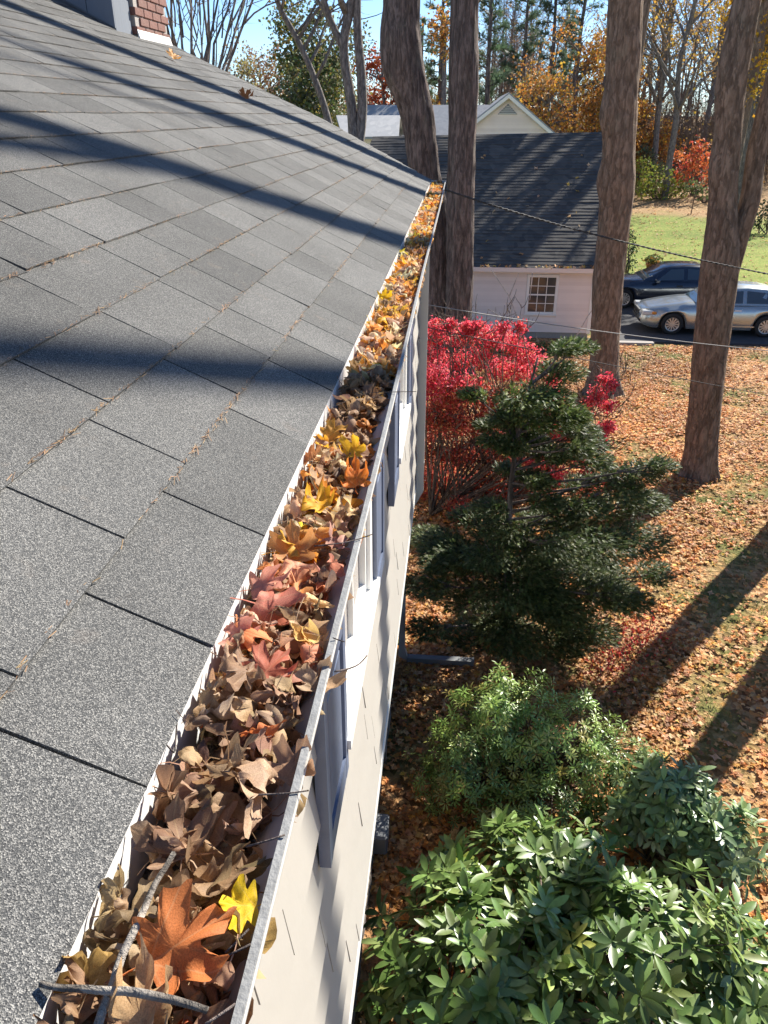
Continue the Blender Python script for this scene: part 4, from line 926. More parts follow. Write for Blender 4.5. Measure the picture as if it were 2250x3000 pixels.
# the far wood: a mass of stems, twigs and last leaves
def woodland():
    n = 330; xs = R.uniform(-75, 100, n); ys = R.uniform(92, 150, n); ht = np.where(xs < 1, R.uniform(5.5, 9.5, n), R.uniform(13, 24, n)); ht = np.where((xs > 1) & (xs < 25), R.uniform(9, 20, n), ht); g0 = gz(xs, ys)
    O = np.stack([xs, ys, g0], 1); D = np.stack([R.normal(0, .05, n), R.normal(0, .05, n), np.ones(n)], 1); X, Y, Z = basis(D, np.tile([0, 1., 0], (n, 1)))
    V1, F1 = inst(TWV, TWF, O, X, Y, Z, np.stack([ht * .014, ht, ht * .014], 1))
    q = np.repeat(np.arange(n), 70); m = len(q); f = R.uniform(.2, .97, m); a = O[q] + D[q] * (ht[q] * f)[:, None]; d = rdir(m); d[:, 2] = np.abs(d[:, 2]) * .9 + .25; ln = ht[q] * (.30 - .18 * f) * R.uniform(.5, 1.2, m)
    X, Y, Z = basis(d, rdir(m)); V2, F2 = inst(TWV, TWF, a, X, Y, Z, np.stack([ln * .012, ln, ln * .012], 1))
    k = np.repeat(np.arange(m), 3); b_ = a[k] + (d / np.linalg.norm(d, axis=1)[:, None])[k] * (ln[k] * R.uniform(.3, 1, len(k)))[:, None]; d3 = d[k] + rdir(len(k)) * .8; l3 = ln[k] * R.uniform(.25, .5, len(k)); X, Y, Z = basis(d3, rdir(len(k))); V3, F3 = inst(TWV, TWF, b_, X, Y, Z, np.stack([l3 * .014, l3, l3 * .014], 1))
    V = np.concatenate([V1, V2, V3]); F = np.concatenate([F1, F2 + len(V1), F3 + len(V1) + len(V2)])
    w_ = stuff(part('woodland', V, F, M['twig'])); tag(w_, 'far grey-brown mass of bare woodland behind the lawn', 'woodland')
    s_ = R.choice(len(b_), 16000); V, F, c = leaves_at(b_[s_], .34, [(.36, .22, .12), (.42, .28, .10), (.28, .20, .15), (.17, .17, .08)], [3, 2, 3, 2], .5)
    w2 = stuff(part('woodland_leaves', V, F, M['foliage'], w_, col=c))
woodland()
def underbrush():
    n = 5200; x = R.uniform(8, 60, n); y = R.uniform(64, 92, n); g0 = gz(x, y); hgt = R.uniform(1.5, 6.5, n); O = np.stack([x, y, g0], 1); D = R.normal(0, .3, (n, 3)); D[:, 2] = 1; X, Y, Z = basis(D, rdir(n)); V, F = inst(TWV, TWF, O, X, Y, Z, np.stack([hgt * .008, hgt, hgt * .008], 1))
    q = np.repeat(np.arange(n), 5); f = R.uniform(.25, .9, len(q)); a = O[q] + D[q] * (hgt[q] * f)[:, None]; d = D[q] * .8 + rdir(len(q)); X, Y, Z = basis(d, rdir(len(q))); l = hgt[q] * R.uniform(.2, .5, len(q)); V2, F2 = inst(TWV, TWF, a, X, Y, Z, np.stack([l * .010, l, l * .010], 1))
    u = tag(stuff(part('underbrush', np.concatenate([V, V2]), np.concatenate([F, F2 + len(V)]), M['twig'])), 'grey-brown tangle of brush along the edge of the wood', 'brush')
    s_ = R.choice(len(a), 9000); V, F, c = leaves_at(a[s_] + rdir(9000) * .6, .26, [(.40, .26, .14), (.50, .34, .08), (.30, .20, .14), (.20, .20, .09), (.55, .36, .05)], [3, 2, 3, 1, 1.5], .4); stuff(part('brush_leaves', V, F, M['foliage'], u, col=c))
underbrush()

STV = [(0, 0, .02)] + [((.5 if j % 2 == 0 else .27) * math.cos(j * math.pi / 4 + .3), (.5 if j % 2 == 0 else .27) * math.sin(j * math.pi / 4 + .3), (.10 if j % 3 else -.06)) for j in range(8)]
STF = [(0, 1 + j, 1 + (j + 1) % 8) for j in range(8)]
# ------------------------------------------------------------------ shrubs
def pixclumps(lst, y, dy, scale=1.0):
    out = []
    for (px, py, rp) in lst:
        yy = y + R.uniform(-dy, dy); p = at_y(px, py, yy); d = (p - [0, 0, H]) @ FW; out.append((p, rp / FPX * d * scale))
    return out
def stems_to(root_pts, targets, r0, mat, parent, name='stems', sag=.15):
    mb = MB()
    for (tgt) in targets:
        s_ = root_pts[R.integers(0, len(root_pts))]; m_ = (s_ + tgt) / 2 + R.normal(0, .08, 3); m_[2] += sag * np.linalg.norm(tgt - s_) * .3
        mb.tube(np.array([s_, m_, tgt]), np.array([r0, r0 * .7, r0 * .3]), 5)
    return mb.part(name, M[mat], parent)
# upright yew, a small irregular tree
yew = thing('yew_tree', 'dark green irregular yew standing in front of the red bush', 'tree', (.85, 8.3, 0))
P = np.array([(.86, 8.3, -.1), (.82, 8.32, .8), (.78, 8.4, 1.7), (.76, 8.42, 2.3), (.80, 8.45, 3.1), (.95, 8.5, 3.9)]); V, F = tube(*resample(P, [.075, .06, .042, .034, .025, .010], .12), 9); part('trunk', V, F, M['bark_dark'], yew, smooth=True)
cl = pixclumps([(1540, 1165, 75), (1600, 1225, 70), (1640, 1090, 60), (1690, 1015, 45), (1655, 1020, 35), (1480, 1230, 42), (1385, 1155, 34), (1500, 1310, 40), (1700, 1260, 45), (1425, 1245, 30), (1560, 1290, 40),
    (1725, 1300, 45), (1650, 1330, 45), (1490, 1375, 34), (1700, 1420, 45), (1790, 1395, 55), (1880, 1385, 55), (1940, 1362, 36), (1880, 1470, 62), (1780, 1490, 66), (1600, 1470, 42), (1680, 1550, 66), (1560, 1240, 50), (1620, 1160, 48), (1510, 1200, 44), (1450, 1290, 38), (1600, 1330, 46), (1745, 1350, 44), (1560, 1400, 40), (1650, 1490, 50), (1440, 1490, 46), (1370, 1510, 44), (1560, 1520, 48), (1830, 1440, 50), (1670, 1210, 44), (1720, 1480, 50)], 8.5, .35) + \
    pixclumps([(1245, 1575, 52), (1330, 1610, 60), (1450, 1560, 60), (1550, 1600, 70), (1650, 1640, 80), (1760, 1600, 85), (1870, 1580, 75), (1915, 1680, 48), (1350, 1740, 72), (1245, 1715, 55), (1480, 1740, 80), (1620, 1760, 90), (1750, 1730, 85), (1380, 1860, 65), (1500, 1870, 75), (1620, 1880, 70), (1740, 1850, 62), (1250, 1840, 42), (1850, 1760, 55), (1570, 1680, 70), (1420, 1650, 60)] + [(1560 + 330 * math.cos(a_) * f_, 1700 + 190 * math.sin(a_) * f_, 62) for a_, f_ in zip(R.uniform(0, 6.28, 20), R.random(20) ** .5)] + [(R.uniform(1500, 1720), R.uniform(1180, 1420), 34) for _ in range(7)], 8.3, .75)
mb = MB(); O = []; D = []; Cc = []
for p, rr in cl:
    z0 = max(.3, min(p[2] - .25, 3.6)); k = int(np.argmin(np.abs(P[:, 2] - z0))); s_ = np.array([np.interp(z0, P[:, 2], P[:, 0]), np.interp(z0, P[:, 2], P[:, 1]), z0])
    mb.tube(np.array([s_, (s_ + p) / 2 + [0, 0, -.04], p]), np.array([.018, .012, .006]), 5)
    n = int(300 + 9500 * rr * rr); out = p - s_; out[2] = 0; out = out / (np.linalg.norm(out) + .01)
    for j in range(4):
        e = p + rdir(1)[0] * rr * .8; mb.tube(np.array([s_ * .3 + p * .7, e]), np.array([.008, .003]), 4)
    q = rdir(n) * (R.random(n) ** .4)[:, None] * [1.3, 1.3, .48] * rr + p; O.append(q); D.append(rdir(n) * .7 + out * .8 + [0, 0, .05] + (q - p) / rr * .6)
    c = pick([(.058, .090, .028), (.10, .142, .045), (.19, .225, .09)], [3, 3, 2.4], n, .18)
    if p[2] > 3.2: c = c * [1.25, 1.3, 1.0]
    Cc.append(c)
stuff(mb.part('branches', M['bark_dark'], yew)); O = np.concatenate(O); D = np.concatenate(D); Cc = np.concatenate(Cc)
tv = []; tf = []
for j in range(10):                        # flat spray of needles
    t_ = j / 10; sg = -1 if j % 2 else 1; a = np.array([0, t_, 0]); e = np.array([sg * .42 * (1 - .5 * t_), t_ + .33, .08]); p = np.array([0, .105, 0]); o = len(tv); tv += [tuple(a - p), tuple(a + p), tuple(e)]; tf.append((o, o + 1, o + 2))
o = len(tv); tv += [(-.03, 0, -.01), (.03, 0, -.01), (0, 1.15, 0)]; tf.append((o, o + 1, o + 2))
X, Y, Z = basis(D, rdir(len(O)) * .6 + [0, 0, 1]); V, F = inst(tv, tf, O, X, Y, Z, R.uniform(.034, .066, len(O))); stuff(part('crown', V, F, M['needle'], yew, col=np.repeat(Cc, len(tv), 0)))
# burning bush
red = thing('burning_bush', 'scarlet-leaved bush spreading between yew, house corner and garage', 'shrub', (.7, 12.6, 0))
cl = pixclumps([(x, y_, 60) for x, y_ in ((1250, 985), (1300, 975), (1350, 985), (1400, 970), (1450, 985), (1500, 1005), (1550, 1040), (1270, 1050), (1340, 1060), (1410, 1050), (1470, 1080), (1530, 1085))], 13.0, .5, .8) + \
    pixclumps([(1790, 1130, 18), (1750, 1150, 24), (1720, 1190, 24), (1640, 1245, 34), (1700, 1240, 34), (1590, 1260, 30), (1760, 1270, 18), (1620, 1160, 30), (1560, 1350, 40), (1640, 1400, 38), (1720, 1390, 30), (1780, 1410, 26), (1690, 1330, 34)] + [(R.uniform(1540, 1800), R.uniform(1090, 1330), R.uniform(12, 24)) for _ in range(16)] + [(R.uniform(1235, 1560), R.uniform(945, 990), R.uniform(12, 20)) for _ in range(9)], 12.2, .4) + \
    pixclumps([(x, y_, 62) for x, y_ in ((1255, 1130), (1330, 1140), (1400, 1150), (1460, 1180), (1260, 1220), (1340, 1230), (1420, 1250), (1250, 1320), (1330, 1330), (1410, 1340), (1480, 1330), (1255, 1420), (1330, 1430), (1410, 1430), (1500, 1430), (1230, 1500), (1300, 1510))] + [(R.uniform(1235, 1480), R.uniform(1080, 1500), 55) for _ in range(20)] + [(R.uniform(1490, 1740), R.uniform(1210, 1470), 36) for _ in range(12)], 12.5, .9, .95)
cl2 = pixclumps([(1590, 1870, 26), (1640, 1900, 22), (1560, 1900, 24), (1830, 1880, 36), (1900, 1850, 30), (1800, 1920, 24)], 8.4, .3)
roots = np.array([(.5 + R.normal(0, .5), 12.8 + R.normal(0, .4), 0) for _ in range(9)])
stuff(stems_to(roots, [p for p, _ in cl for _k in range(2)], .016, 'twig', red))
mb, tww = limbs([(p - [0, 0, .2], rdir(1)[0] + [0, 0, .8], .55, .007) for p, _ in cl for _k in range(3)], (2,), tw=10, tlen=(.1, .3)); mb.part('branches', M['twig'], red)
V_, F_, C_ = [], [], []; n0 = 0
for i_, (p, rr) in enumerate(cl):
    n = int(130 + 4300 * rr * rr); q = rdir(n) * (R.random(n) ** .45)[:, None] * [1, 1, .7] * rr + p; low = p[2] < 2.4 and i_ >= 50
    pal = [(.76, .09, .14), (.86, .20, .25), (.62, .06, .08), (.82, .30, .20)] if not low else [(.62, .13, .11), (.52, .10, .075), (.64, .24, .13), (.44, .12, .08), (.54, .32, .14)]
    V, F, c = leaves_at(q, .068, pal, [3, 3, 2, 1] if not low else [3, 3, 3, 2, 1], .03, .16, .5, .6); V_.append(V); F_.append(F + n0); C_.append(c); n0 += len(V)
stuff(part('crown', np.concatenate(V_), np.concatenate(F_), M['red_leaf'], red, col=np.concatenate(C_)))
sd = thing('red_seedlings', 'low tuft of small red leaves on the litter beside the yew', 'plant', (*at_y(1850, 1880, 8.9)[:2], 0)); V_, F_, C_ = [], [], []; n0 = 0; mb = MB()
for (px, py) in ((1800, 1930), (1850, 1890), (1900, 1860), (1880, 1905), (1780, 1960), (1760, 1990)):
    g_ = at_z(px, py, .0); mb.tube([g_, g_ + [R.normal(0, .05), R.normal(0, .05), .28]], .006, 4); V, F, c = leaves_at(g_ + [0, 0, .2] + R.normal(0, 1, (85, 3)) * [.16, .16, .08], .055, [(.50, .05, .05), (.42, .09, .05)], [2, 1], .02, .16, .5, .6); V_.append(V); F_.append(F + n0); C_.append(c); n0 += len(V)
stuff(mb.part('stems', M['twig'], sd)); stuff(part('leaves', np.concatenate(V_), np.concatenate(F_), M['foliage'], sd, col=np.concatenate(C_)))

# broad leaves in whorls
def broad(w=.32, cup=.10, droop=.12):
    yv = [0, .12, .35, .62, .85, 1.0]; wv = [.05, .45, .92, 1.0, .62, .04]; V = []; F = []
    for y_, w_ in zip(yv, wv): z_ = -droop * y_ * y_; V += [(-w / 2 * w_, y_, z_ + cup * w * w_), (0, y_, z_), (w / 2 * w_, y_, z_ + cup * w * w_)]
    for k in range(5): o = k * 3; F += [(o, o + 1, o + 4, o + 3), (o + 1, o + 2, o + 5, o + 4)]
    return np.array(V), np.array(F)
def whorls(C, N, nleaf, length, pal, w, tilt=(.1, .9), jit=.12, young=.0):
    O, D, Nn, Cc = [], [], [], []
    for c, nr in zip(C, N):
        nr = nr / np.linalg.norm(nr); u = np.cross(nr, [.31, .2, .7]); u /= np.linalg.norm(u); v = np.cross(nr, u); k = R.integers(*nleaf); a0 = R.uniform(0, 6.28); base = pick(pal, w, 1, jit)[0]
        for j in range(k):
            a = a0 + j * 2.4; t_ = R.uniform(*tilt) * (.5 + .5 * j / k) + (.0 if j < k * .6 else .25); d = (u * math.cos(a) + v * math.sin(a)) * math.cos(t_) + nr * math.sin(t_)
            O.append(c + nr * (.004 * j) + d * .012); D.append(d); Nn.append(nr); Cc.append(base * R.uniform(.8, 1.25))
    O, D, Nn, Cc = map(np.array, (O, D, Nn, Cc)); X, Y, Z = basis(D, Nn); return O, X, Y, Z, Cc, R.uniform(*length, len(O))
def dome(n, cx, cy, rx, ry, h, zmin=.12, bump=.14, seed=0):
    C, N = [], []
    while len(C) < n:
        a = R.uniform(0, 6.28); f = math.sqrt(R.random()); x = f * math.cos(a); y = f * math.sin(a); z = math.sqrt(max(0, 1 - f ** 2.6)); b_ = 1 + bump * 2.2 * mnoise.noise(Vector((x * 2.3 + seed, y * 2.3, z * 2 + seed)))
        depth = 1 - abs(R.normal(0, .10)); p = np.array([cx + x * rx * b_ * depth, cy + y * ry * b_ * depth, z * h * b_ * depth + zmin]); N.append(np.array([x / rx, y / ry, z / h + .55]) + R.normal(0, .25, 3)); C.append(p)
    return np.array(C), np.array(N)
def rhodo(name, label, domes, n_single, pal, w, length=(.125, .20)):
    cx, cy = domes[0][1], domes[0][2]; root = thing(name, label, 'shrub', (cx, cy, 0), None); C, N = [], []
    for d in domes: c, n = dome(*d); C.append(c); N.append(n)
    C = np.concatenate(C); N = np.concatenate(N); ok = (C[:, 0] > XL + .2) & (C[:, 2] > .08); C, N = C[ok], N[ok]
    rts = np.array([(d[1] + R.normal(0, .25), d[2] + R.normal(0, .2), 0) for d in domes for _ in range(4)])
    stems_to(rts, list(C[R.choice(len(C), min(len(C), 150), replace=False)]), .014, 'twig', root, sag=.4)['kind'] = 'stuff'
    O, X, Y, Z, Cc, L = whorls(C, N, (6, 11), length, pal, w, tilt=(-.15, .9)); tv, tf = broad(.33); me = [make_mesh('leaf', broad(w_, cu, dr)[0], broad(w_, cu, dr)[1], M['glossy_leaf_single'], smooth=True) for w_, cu, dr in ((.33, .12, .10), (.30, .20, .18), (.36, .08, .05))]
    pp, dd = proj(O); ins = (pp[:, 0] > 1000) & (pp[:, 0] < 2300) & (pp[:, 1] < 3050) & (pp[:, 1] > 1900)
    # the leaves that show largest: the outermost towards the camera
    order = np.argsort(np.where(ins, dd - .55 * (O[:, 2]), 1e9)); sing = order[:n_single]; rest = np.setdiff1d(np.arange(len(O)), sing)
    for i_ in sing:
        o = bpy.data.objects.new('leaf', me[int(R.integers(0, 3))]); COL.objects.link(o); o.parent = root
        Mx = Matrix(((X[i_][0] * L[i_], Y[i_][0] * L[i_], Z[i_][0] * L[i_], O[i_][0] - cx), (X[i_][1] * L[i_], Y[i_][1] * L[i_], Z[i_][1] * L[i_], O[i_][1] - cy), (X[i_][2] * L[i_], Y[i_][2] * L[i_], Z[i_][2] * L[i_], O[i_][2]), (0, 0, 0, 1)))
        o.matrix_local = Mx; o.color = (*Cc[i_], 1)
    V, F = inst(tv, tf, O[rest], X[rest], Y[rest], Z[rest], L[rest]); stuff(part('foliage', V, F, M['glossy_leaf'], root, smooth=True, col=np.repeat(Cc[rest], len(tv), 0)))
    return root
PALR = [(.10, .175, .044), (.145, .235, .066), (.20, .29, .092), (.30, .38, .09)]
rhodo('rhododendron', 'broad rhododendron with glossy oval leaves growing against the house below the nearest shutter', [(215, .35, 3.35, 1.0, 1.05, 1.12), (215, 1.5, 3.45, 1.15, 1.05, 1.2), (140, 2.4, 3.3, .9, 1.0, .95), (130, .9, 4.25, 1.0, .65, 1.0)], 300, PALR, [4, 4, 3, .4])
rhodo('pale_rhododendron', 'smaller pale-leaved rhododendron between the fine-leaved shrub and the open lawn', [(150, 2.1, 5.3, .6, .5, .85), (90, 2.5, 5.0, .5, .45, .62)], 150, [(.15, .24, .10), (.21, .30, .14), (.26, .34, .17)], [3, 3, 2], (.11, .16))
# fine-leaved pieris
pie = thing('pieris_shrub', 'fine-leaved bright green shrub between the yew and the rhododendrons', 'shrub', (.75, 6.0, 0))
C, N = [], []
for d in [(400, .62, 6.0, .62, .55, 1.2, .1, .2, 3), (340, 1.2, 5.9, .72, .6, 1.0, .1, .2, 4), (240, .25, 5.65, .5, .5, .8, .1, .2, 5), (220, 1.65, 5.75, .6, .55, .78, .1, .2, 8), (160, .9, 5.3, .7, .4, .55, .1, .2, 9)]: c, n = dome(*d); C.append(c); N.append(n)
C = np.concatenate(C); N = np.concatenate(N); stems_to(np.array([(.7 + R.normal(0, .2), 6 + R.normal(0, .15), 0) for _ in range(6)]), list(C[R.choice(len(C), 140, replace=False)]), .010, 'twig', pie, sag=.3)
O, X, Y, Z, Cc, L = whorls(C, N, (8, 13), (.045, .075), [(.13, .21, .05), (.20, .30, .075), (.29, .38, .12), (.25, .24, .07)], [3, 3, 2, 1], tilt=(-.2, .7)); Cc = Cc * (1 + .35 * (O[:, 2:3] > .85)); tv, tf = broad(.26, .1, .2)  # leaves near the top brightened, painting sunlight into their colour
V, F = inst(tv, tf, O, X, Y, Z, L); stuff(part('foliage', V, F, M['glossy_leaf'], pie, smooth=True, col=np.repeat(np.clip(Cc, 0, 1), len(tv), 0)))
# lesser shrubs further off
def puff(name, label, pix, y, dy, pal, w, dens, size, stem='twig', group=None, cat='shrub', mat='foliage', asp=.6):
    cl = pixclumps(pix, y, dy); c0 = np.mean([p for p, _ in cl], 0); g0 = float(gz(0, y)); root = thing(name, label, cat, (c0[0], y, g0), group)
    stems_to(np.array([(c0[0] + R.normal(0, .15), y + R.normal(0, .1), g0 - .05) for _ in range(4)]), [p for p, _ in cl for _k in range(3)], .012 + y * .0003, stem, root); V_, F_, C_ = [], [], []; n0 = 0
    for p, rr in cl:
        n = int(dens * (rr / size) ** 2) + 30; q = rdir(n) * (R.random(n) ** .45)[:, None] * [1, 1, .75] * rr + p; q[:, 2] = np.maximum(q[:, 2], g0 + .03); V, F, c = leaves_at(q, size, pal, w, size * .3, .18, asp); V_.append(V); F_.append(F + n0); C_.append(c); n0 += len(V)
    stuff(part('foliage', np.concatenate(V_), np.concatenate(F_), M[mat], root, col=np.concatenate(C_))); return root
puff('laurel_shrub', 'small dark green shrub at the foot of the garage wall', [(1600, 1020, 32), (1650, 1010, 34), (1690, 1010, 28), (1560, 1030, 26), (1630, 1040, 30), (1700, 1040, 22)], 22.8, .4, [(.05, .10, .035), (.09, .16, .05), (.20, .26, .10)], [3, 2, 1], 9, .09)
puff('boxwood_shrub', 'narrow dark clipped shrub at the garage corner behind the straight maple', [(1845, 690, 26), (1848, 730, 26), (1842, 770, 26)], 35.5, .3, [(.03, .055, .025), (.05, .08, .035)], [2, 1], 10, .10)
puff('edge_evergreen', 'dark evergreen bush on the far lawn beyond the forked maple', [(2235, 625, 26), (2250, 600, 26), (2222, 655, 20), (2265, 650, 24)], 46, .5, [(.03, .055, .03), (.05, .085, .04)], [2, 1], 9, .16)
puff('lime_bush', 'yellow-green bush at the top of the lawn', [(1880, 530, 44), (1925, 515, 46), (1970, 540, 42), (1895, 560, 36), (1945, 560, 36), (1885, 480, 34), (1990, 565, 30)], 58, 1.0, [(.28, .33, .06), (.20, .27, .06), (.34, .34, .08)], [3, 2, 2], 8, .24)
puff('orange_bush', 'orange-red bush behind the top of the lawn', [(2030, 460, 48), (2070, 485, 50), (2010, 505, 42), (2095, 525, 38), (2050, 430, 36), (2125, 500, 36), (1985, 460, 30)], 60, 1.0, [(.62, .17, .06), (.55, .24, .10), (.62, .12, .10)], [3, 2, 1], 8, .24)
puff('green_bush', 'mid green bush below the orange one at the top of the lawn', [(2060, 560, 28), (2100, 570, 30), (2130, 560, 28), (2025, 545, 26)], 56.5, .6, [(.09, .14, .05), (.16, .20, .08)], [2, 2], 8, .22)
puff('ivy_bush', 'dark green ivy clump on the stump of the stout bare tree', [(1890, 440, 26), (1900, 470, 28), (1915, 500, 26), (1935, 490, 20)], 61, .5, [(.08, .12, .07), (.14, .17, .10)], [2, 2], 8, .22)
sp_ = thing('bare_sapling', 'bare pale sapling twigs in front of the garage wall, above the red bush', 'sapling', (2.0, 22.6, 0)); mb = MB()
for pts in ([(1545, 1010), (1492, 868), (1440, 792)], [(1492, 868), (1520, 800)], [(1500, 1010), (1470, 930), (1430, 905)], [(1505, 1000), (1455, 960), (1452, 900)], [(1495, 990), (1500, 900)], [(1680, 1000), (1720, 930), (1760, 870)], [(1560, 800), (1555, 850), (1552, 880)]):
    P = [at_y(*q, 22.4) for q in pts]
    if pts[0][1] > 985: P.insert(0, np.array([P[0][0] * .6 + .8, 22.5, 0]))
    mb.tube(P, np.linspace(.022, .010, len(P)), 6)
mb.part('stems', M['pale_twig'], sp_)
n = 120; u_ = R.random(n); O = np.array([quad_grid_pt(eL, eR, rR, rL, a, b_) for a, b_ in zip(u_, np.where(R.random(n) < .75, R.uniform(0, .012, n), R.uniform(.02, .9, n)))]) + nrm * .04; X, Y, Z = basis(rdir(n), np.tile(nrm, (n, 1)) + rdir(n) * .4); V, F = inst(STV, STF, O, X, Y, Z, R.uniform(.09, .17, n)); stuff(part('eave_leaves', V, F, M['litter_leaf'], gr, col=np.repeat(pick([(.60, .32, .12), (.58, .42, .26), (.62, .45, .1)], [2, 3, 1], n), len(STV), 0)))
pot = at_z(1906, 800, .0); pr = thing('flower_pot', 'terracotta pot with a small plant on the lawn behind the dark sedan', 'pot', (pot[0], pot[1], 0))
prof_ = [(.0, 0), (.17, 0), (.25, .36), (.28, .36), (.28, .42), (.23, .42), (.0, .38)]; V = []; F = []; k = len(prof_)
for j in range(16):
    for (r_, z_) in prof_: V.append((pot[0] + r_ * math.cos(j * math.pi / 8), pot[1] + r_ * math.sin(j * math.pi / 8), z_))
for j in range(16):
    for q in range(k - 1): F.append((j * k + q, ((j + 1) % 16) * k + q, ((j + 1) % 16) * k + q + 1, j * k + q + 1))
part('pot', V, F, M['terracotta'], pr, smooth=True); V, F, c = leaves_at(np.array([pot[0], pot[1], .55]) + R.normal(0, 1, (220, 3)) * [.16, .16, .10], .14, [(.12, .15, .05), (.40, .22, .06)], [3, 1], .03); stuff(part('plant', V, F, M['foliage'], pr, col=c))
lg = at_y(1955, 632, 54); V, F = tube(resample([lg + [-.8, 0, .12], lg + [-.2, .1, .2], lg + [.5, .15, .16], lg + [.9, .2, .1]], [.16, .22, .2, .1], .1)[0], resample([lg, lg + [1, 0, 0], lg + [1.2, 0, 0], lg + [1.7, 0, 0]], [.16, .22, .2, .1], .0895)[1][:len(resample([lg + [-.8, 0, .12], lg + [-.2, .1, .2], lg + [.5, .15, .16], lg + [.9, .2, .1]], [.16, .22, .2, .1], .1)[0])], 9)
lo = part('fallen_log', V, F, M['bark_dark'], smooth=True); tag(lo, 'short dark log lying at the top of the far lawn', 'log')
fp = at_y(2022, 640, 52); b = MB(); b.tube([(fp[0], 52, .8), (fp[0] + .05, 52, fp[2] + 1.7)], .03, 6); tag(b.part('fence_stake', M['brown_wood']), 'thin stake standing on the far lawn near the log', 'stake')

# ------------------------------------------------------------------ leaf litter on the ground
def litter():
    n = 88000; u = R.random(n) ** .62; y = 1.6 + 22.4 * u; x = np.where(R.random(n) < .5, XL + R.random(n) * (1.2 + .33 * y), XL + R.random(n) * (2.5 + .50 * y))
    ptch = np.array([mnoise.noise(Vector((a * .55, b_ * .55, 4.2))) + .5 * mnoise.noise(Vector((a * 1.6, b_ * 1.6, 1))) for a, b_ in zip(x, y)])
    k = (ptch < .20) | (R.random(n) < .25); k &= ~((y > 24.2) & (x > 4.6)); k &= ~((np.abs(x - .45) < 3.9) & (y > 24.3)); x, y = x[k], y[k]; n = len(x)
    O = np.stack([x, y, R.uniform(-.005, .045, n)], 1); N = R.normal(0, .2, (n, 3)); N[:, 2] = 1; D = rdir(n); D[:, 2] *= .1; X, Y, Z = basis(D, N); s = R.uniform(.04, .115, n) * np.where(R.random(n) < .06, 1.3, 1.0)
    V, F = inst(STV, STF, O, X, Y, Z, np.stack([s, s * R.uniform(.7, 1.1, n), s * R.uniform(.2, 1.3, n)], 1))
    c = pick([(.62, .34, .14), (.72, .45, .23), (.54, .24, .085), (.72, .31, .08), (.36, .16, .065), (.76, .48, .11)], [5, 4, 4.5, 3, 2.5, .8], n, .16)
    md = np.array([mnoise.noise(Vector((a * .35, b_ * .35, 8.1))) + .6 * mnoise.noise(Vector((a * 1.1, b_ * 1.1, 2.1))) for a, b_ in zip(x, y)]); c = np.clip(c * (1.0 + .34 * md[:, None]) * (1 + np.array([.10, 0, -.15]) * md[:, None]), .01, .9)
    tag(stuff(part('leaf_litter', V, F, M['litter_leaf'], col=np.repeat(c, len(STV), 0))), 'tan and orange fallen leaves covering the lawn', 'leaves')
litter()
n = 3600; y = R.uniform(30, 58, n); x = R.uniform(4, 34, n); kp = ~((y < 33.3) & (x > 4.6)); x, y = x[kp], y[kp]; n = len(x); O = np.stack([x, y, gz(x, y) + .01], 1); N = R.normal(0, .25, (n, 3)); N[:, 2] = 1; X, Y, Z = basis(rdir(n) * [1, 1, .1], N); V, F = inst(STV, STF, O, X, Y, Z, R.uniform(.08, .2, n))
tag(stuff(part('lawn_leaves', V, F, M['litter_leaf'], col=np.repeat(pick([(.60, .36, .16), (.72, .48, .26), (.45, .24, .10), (.74, .54, .16)], [3, 3, 2, 1], n), len(STV), 0))), 'scattered tan leaves on the green far lawn', 'leaves')
# thin grass tufts showing through the litter
n = 26000; y = 3 + 20 * R.random(n); x = XL + .3 + R.random(n) * (2 + .48 * y); pt_ = np.array([mnoise.noise(Vector((a * .55, b_ * .55, 4.2))) for a, b_ in zip(x, y)]); k = (pt_ > .12) & (y < 23.5); x, y = x[k], y[k]; n = len(x)
O = np.stack([x, y, np.full(n, -.02)], 1); D = R.normal(0, .45, (n, 3)); D[:, 2] = 1; X, Y, Z = basis(D, rdir(n)); V, F = inst([(-.5, 0, 0), (.5, 0, 0), (0, 1, .15)], [(0, 1, 2)], O, X, Y, Z, np.stack([np.full(n, .012), R.uniform(.04, .10, n), np.full(n, .1)], 1))
tag(stuff(part('lawn_grass', V, F, M['foliage'], col=np.repeat(pick([(.14, .19, .05), (.22, .25, .07), (.10, .14, .04)], [2, 2, 1], n), 3, 0))), 'short green grass showing in patches through the leaves', 'grass')

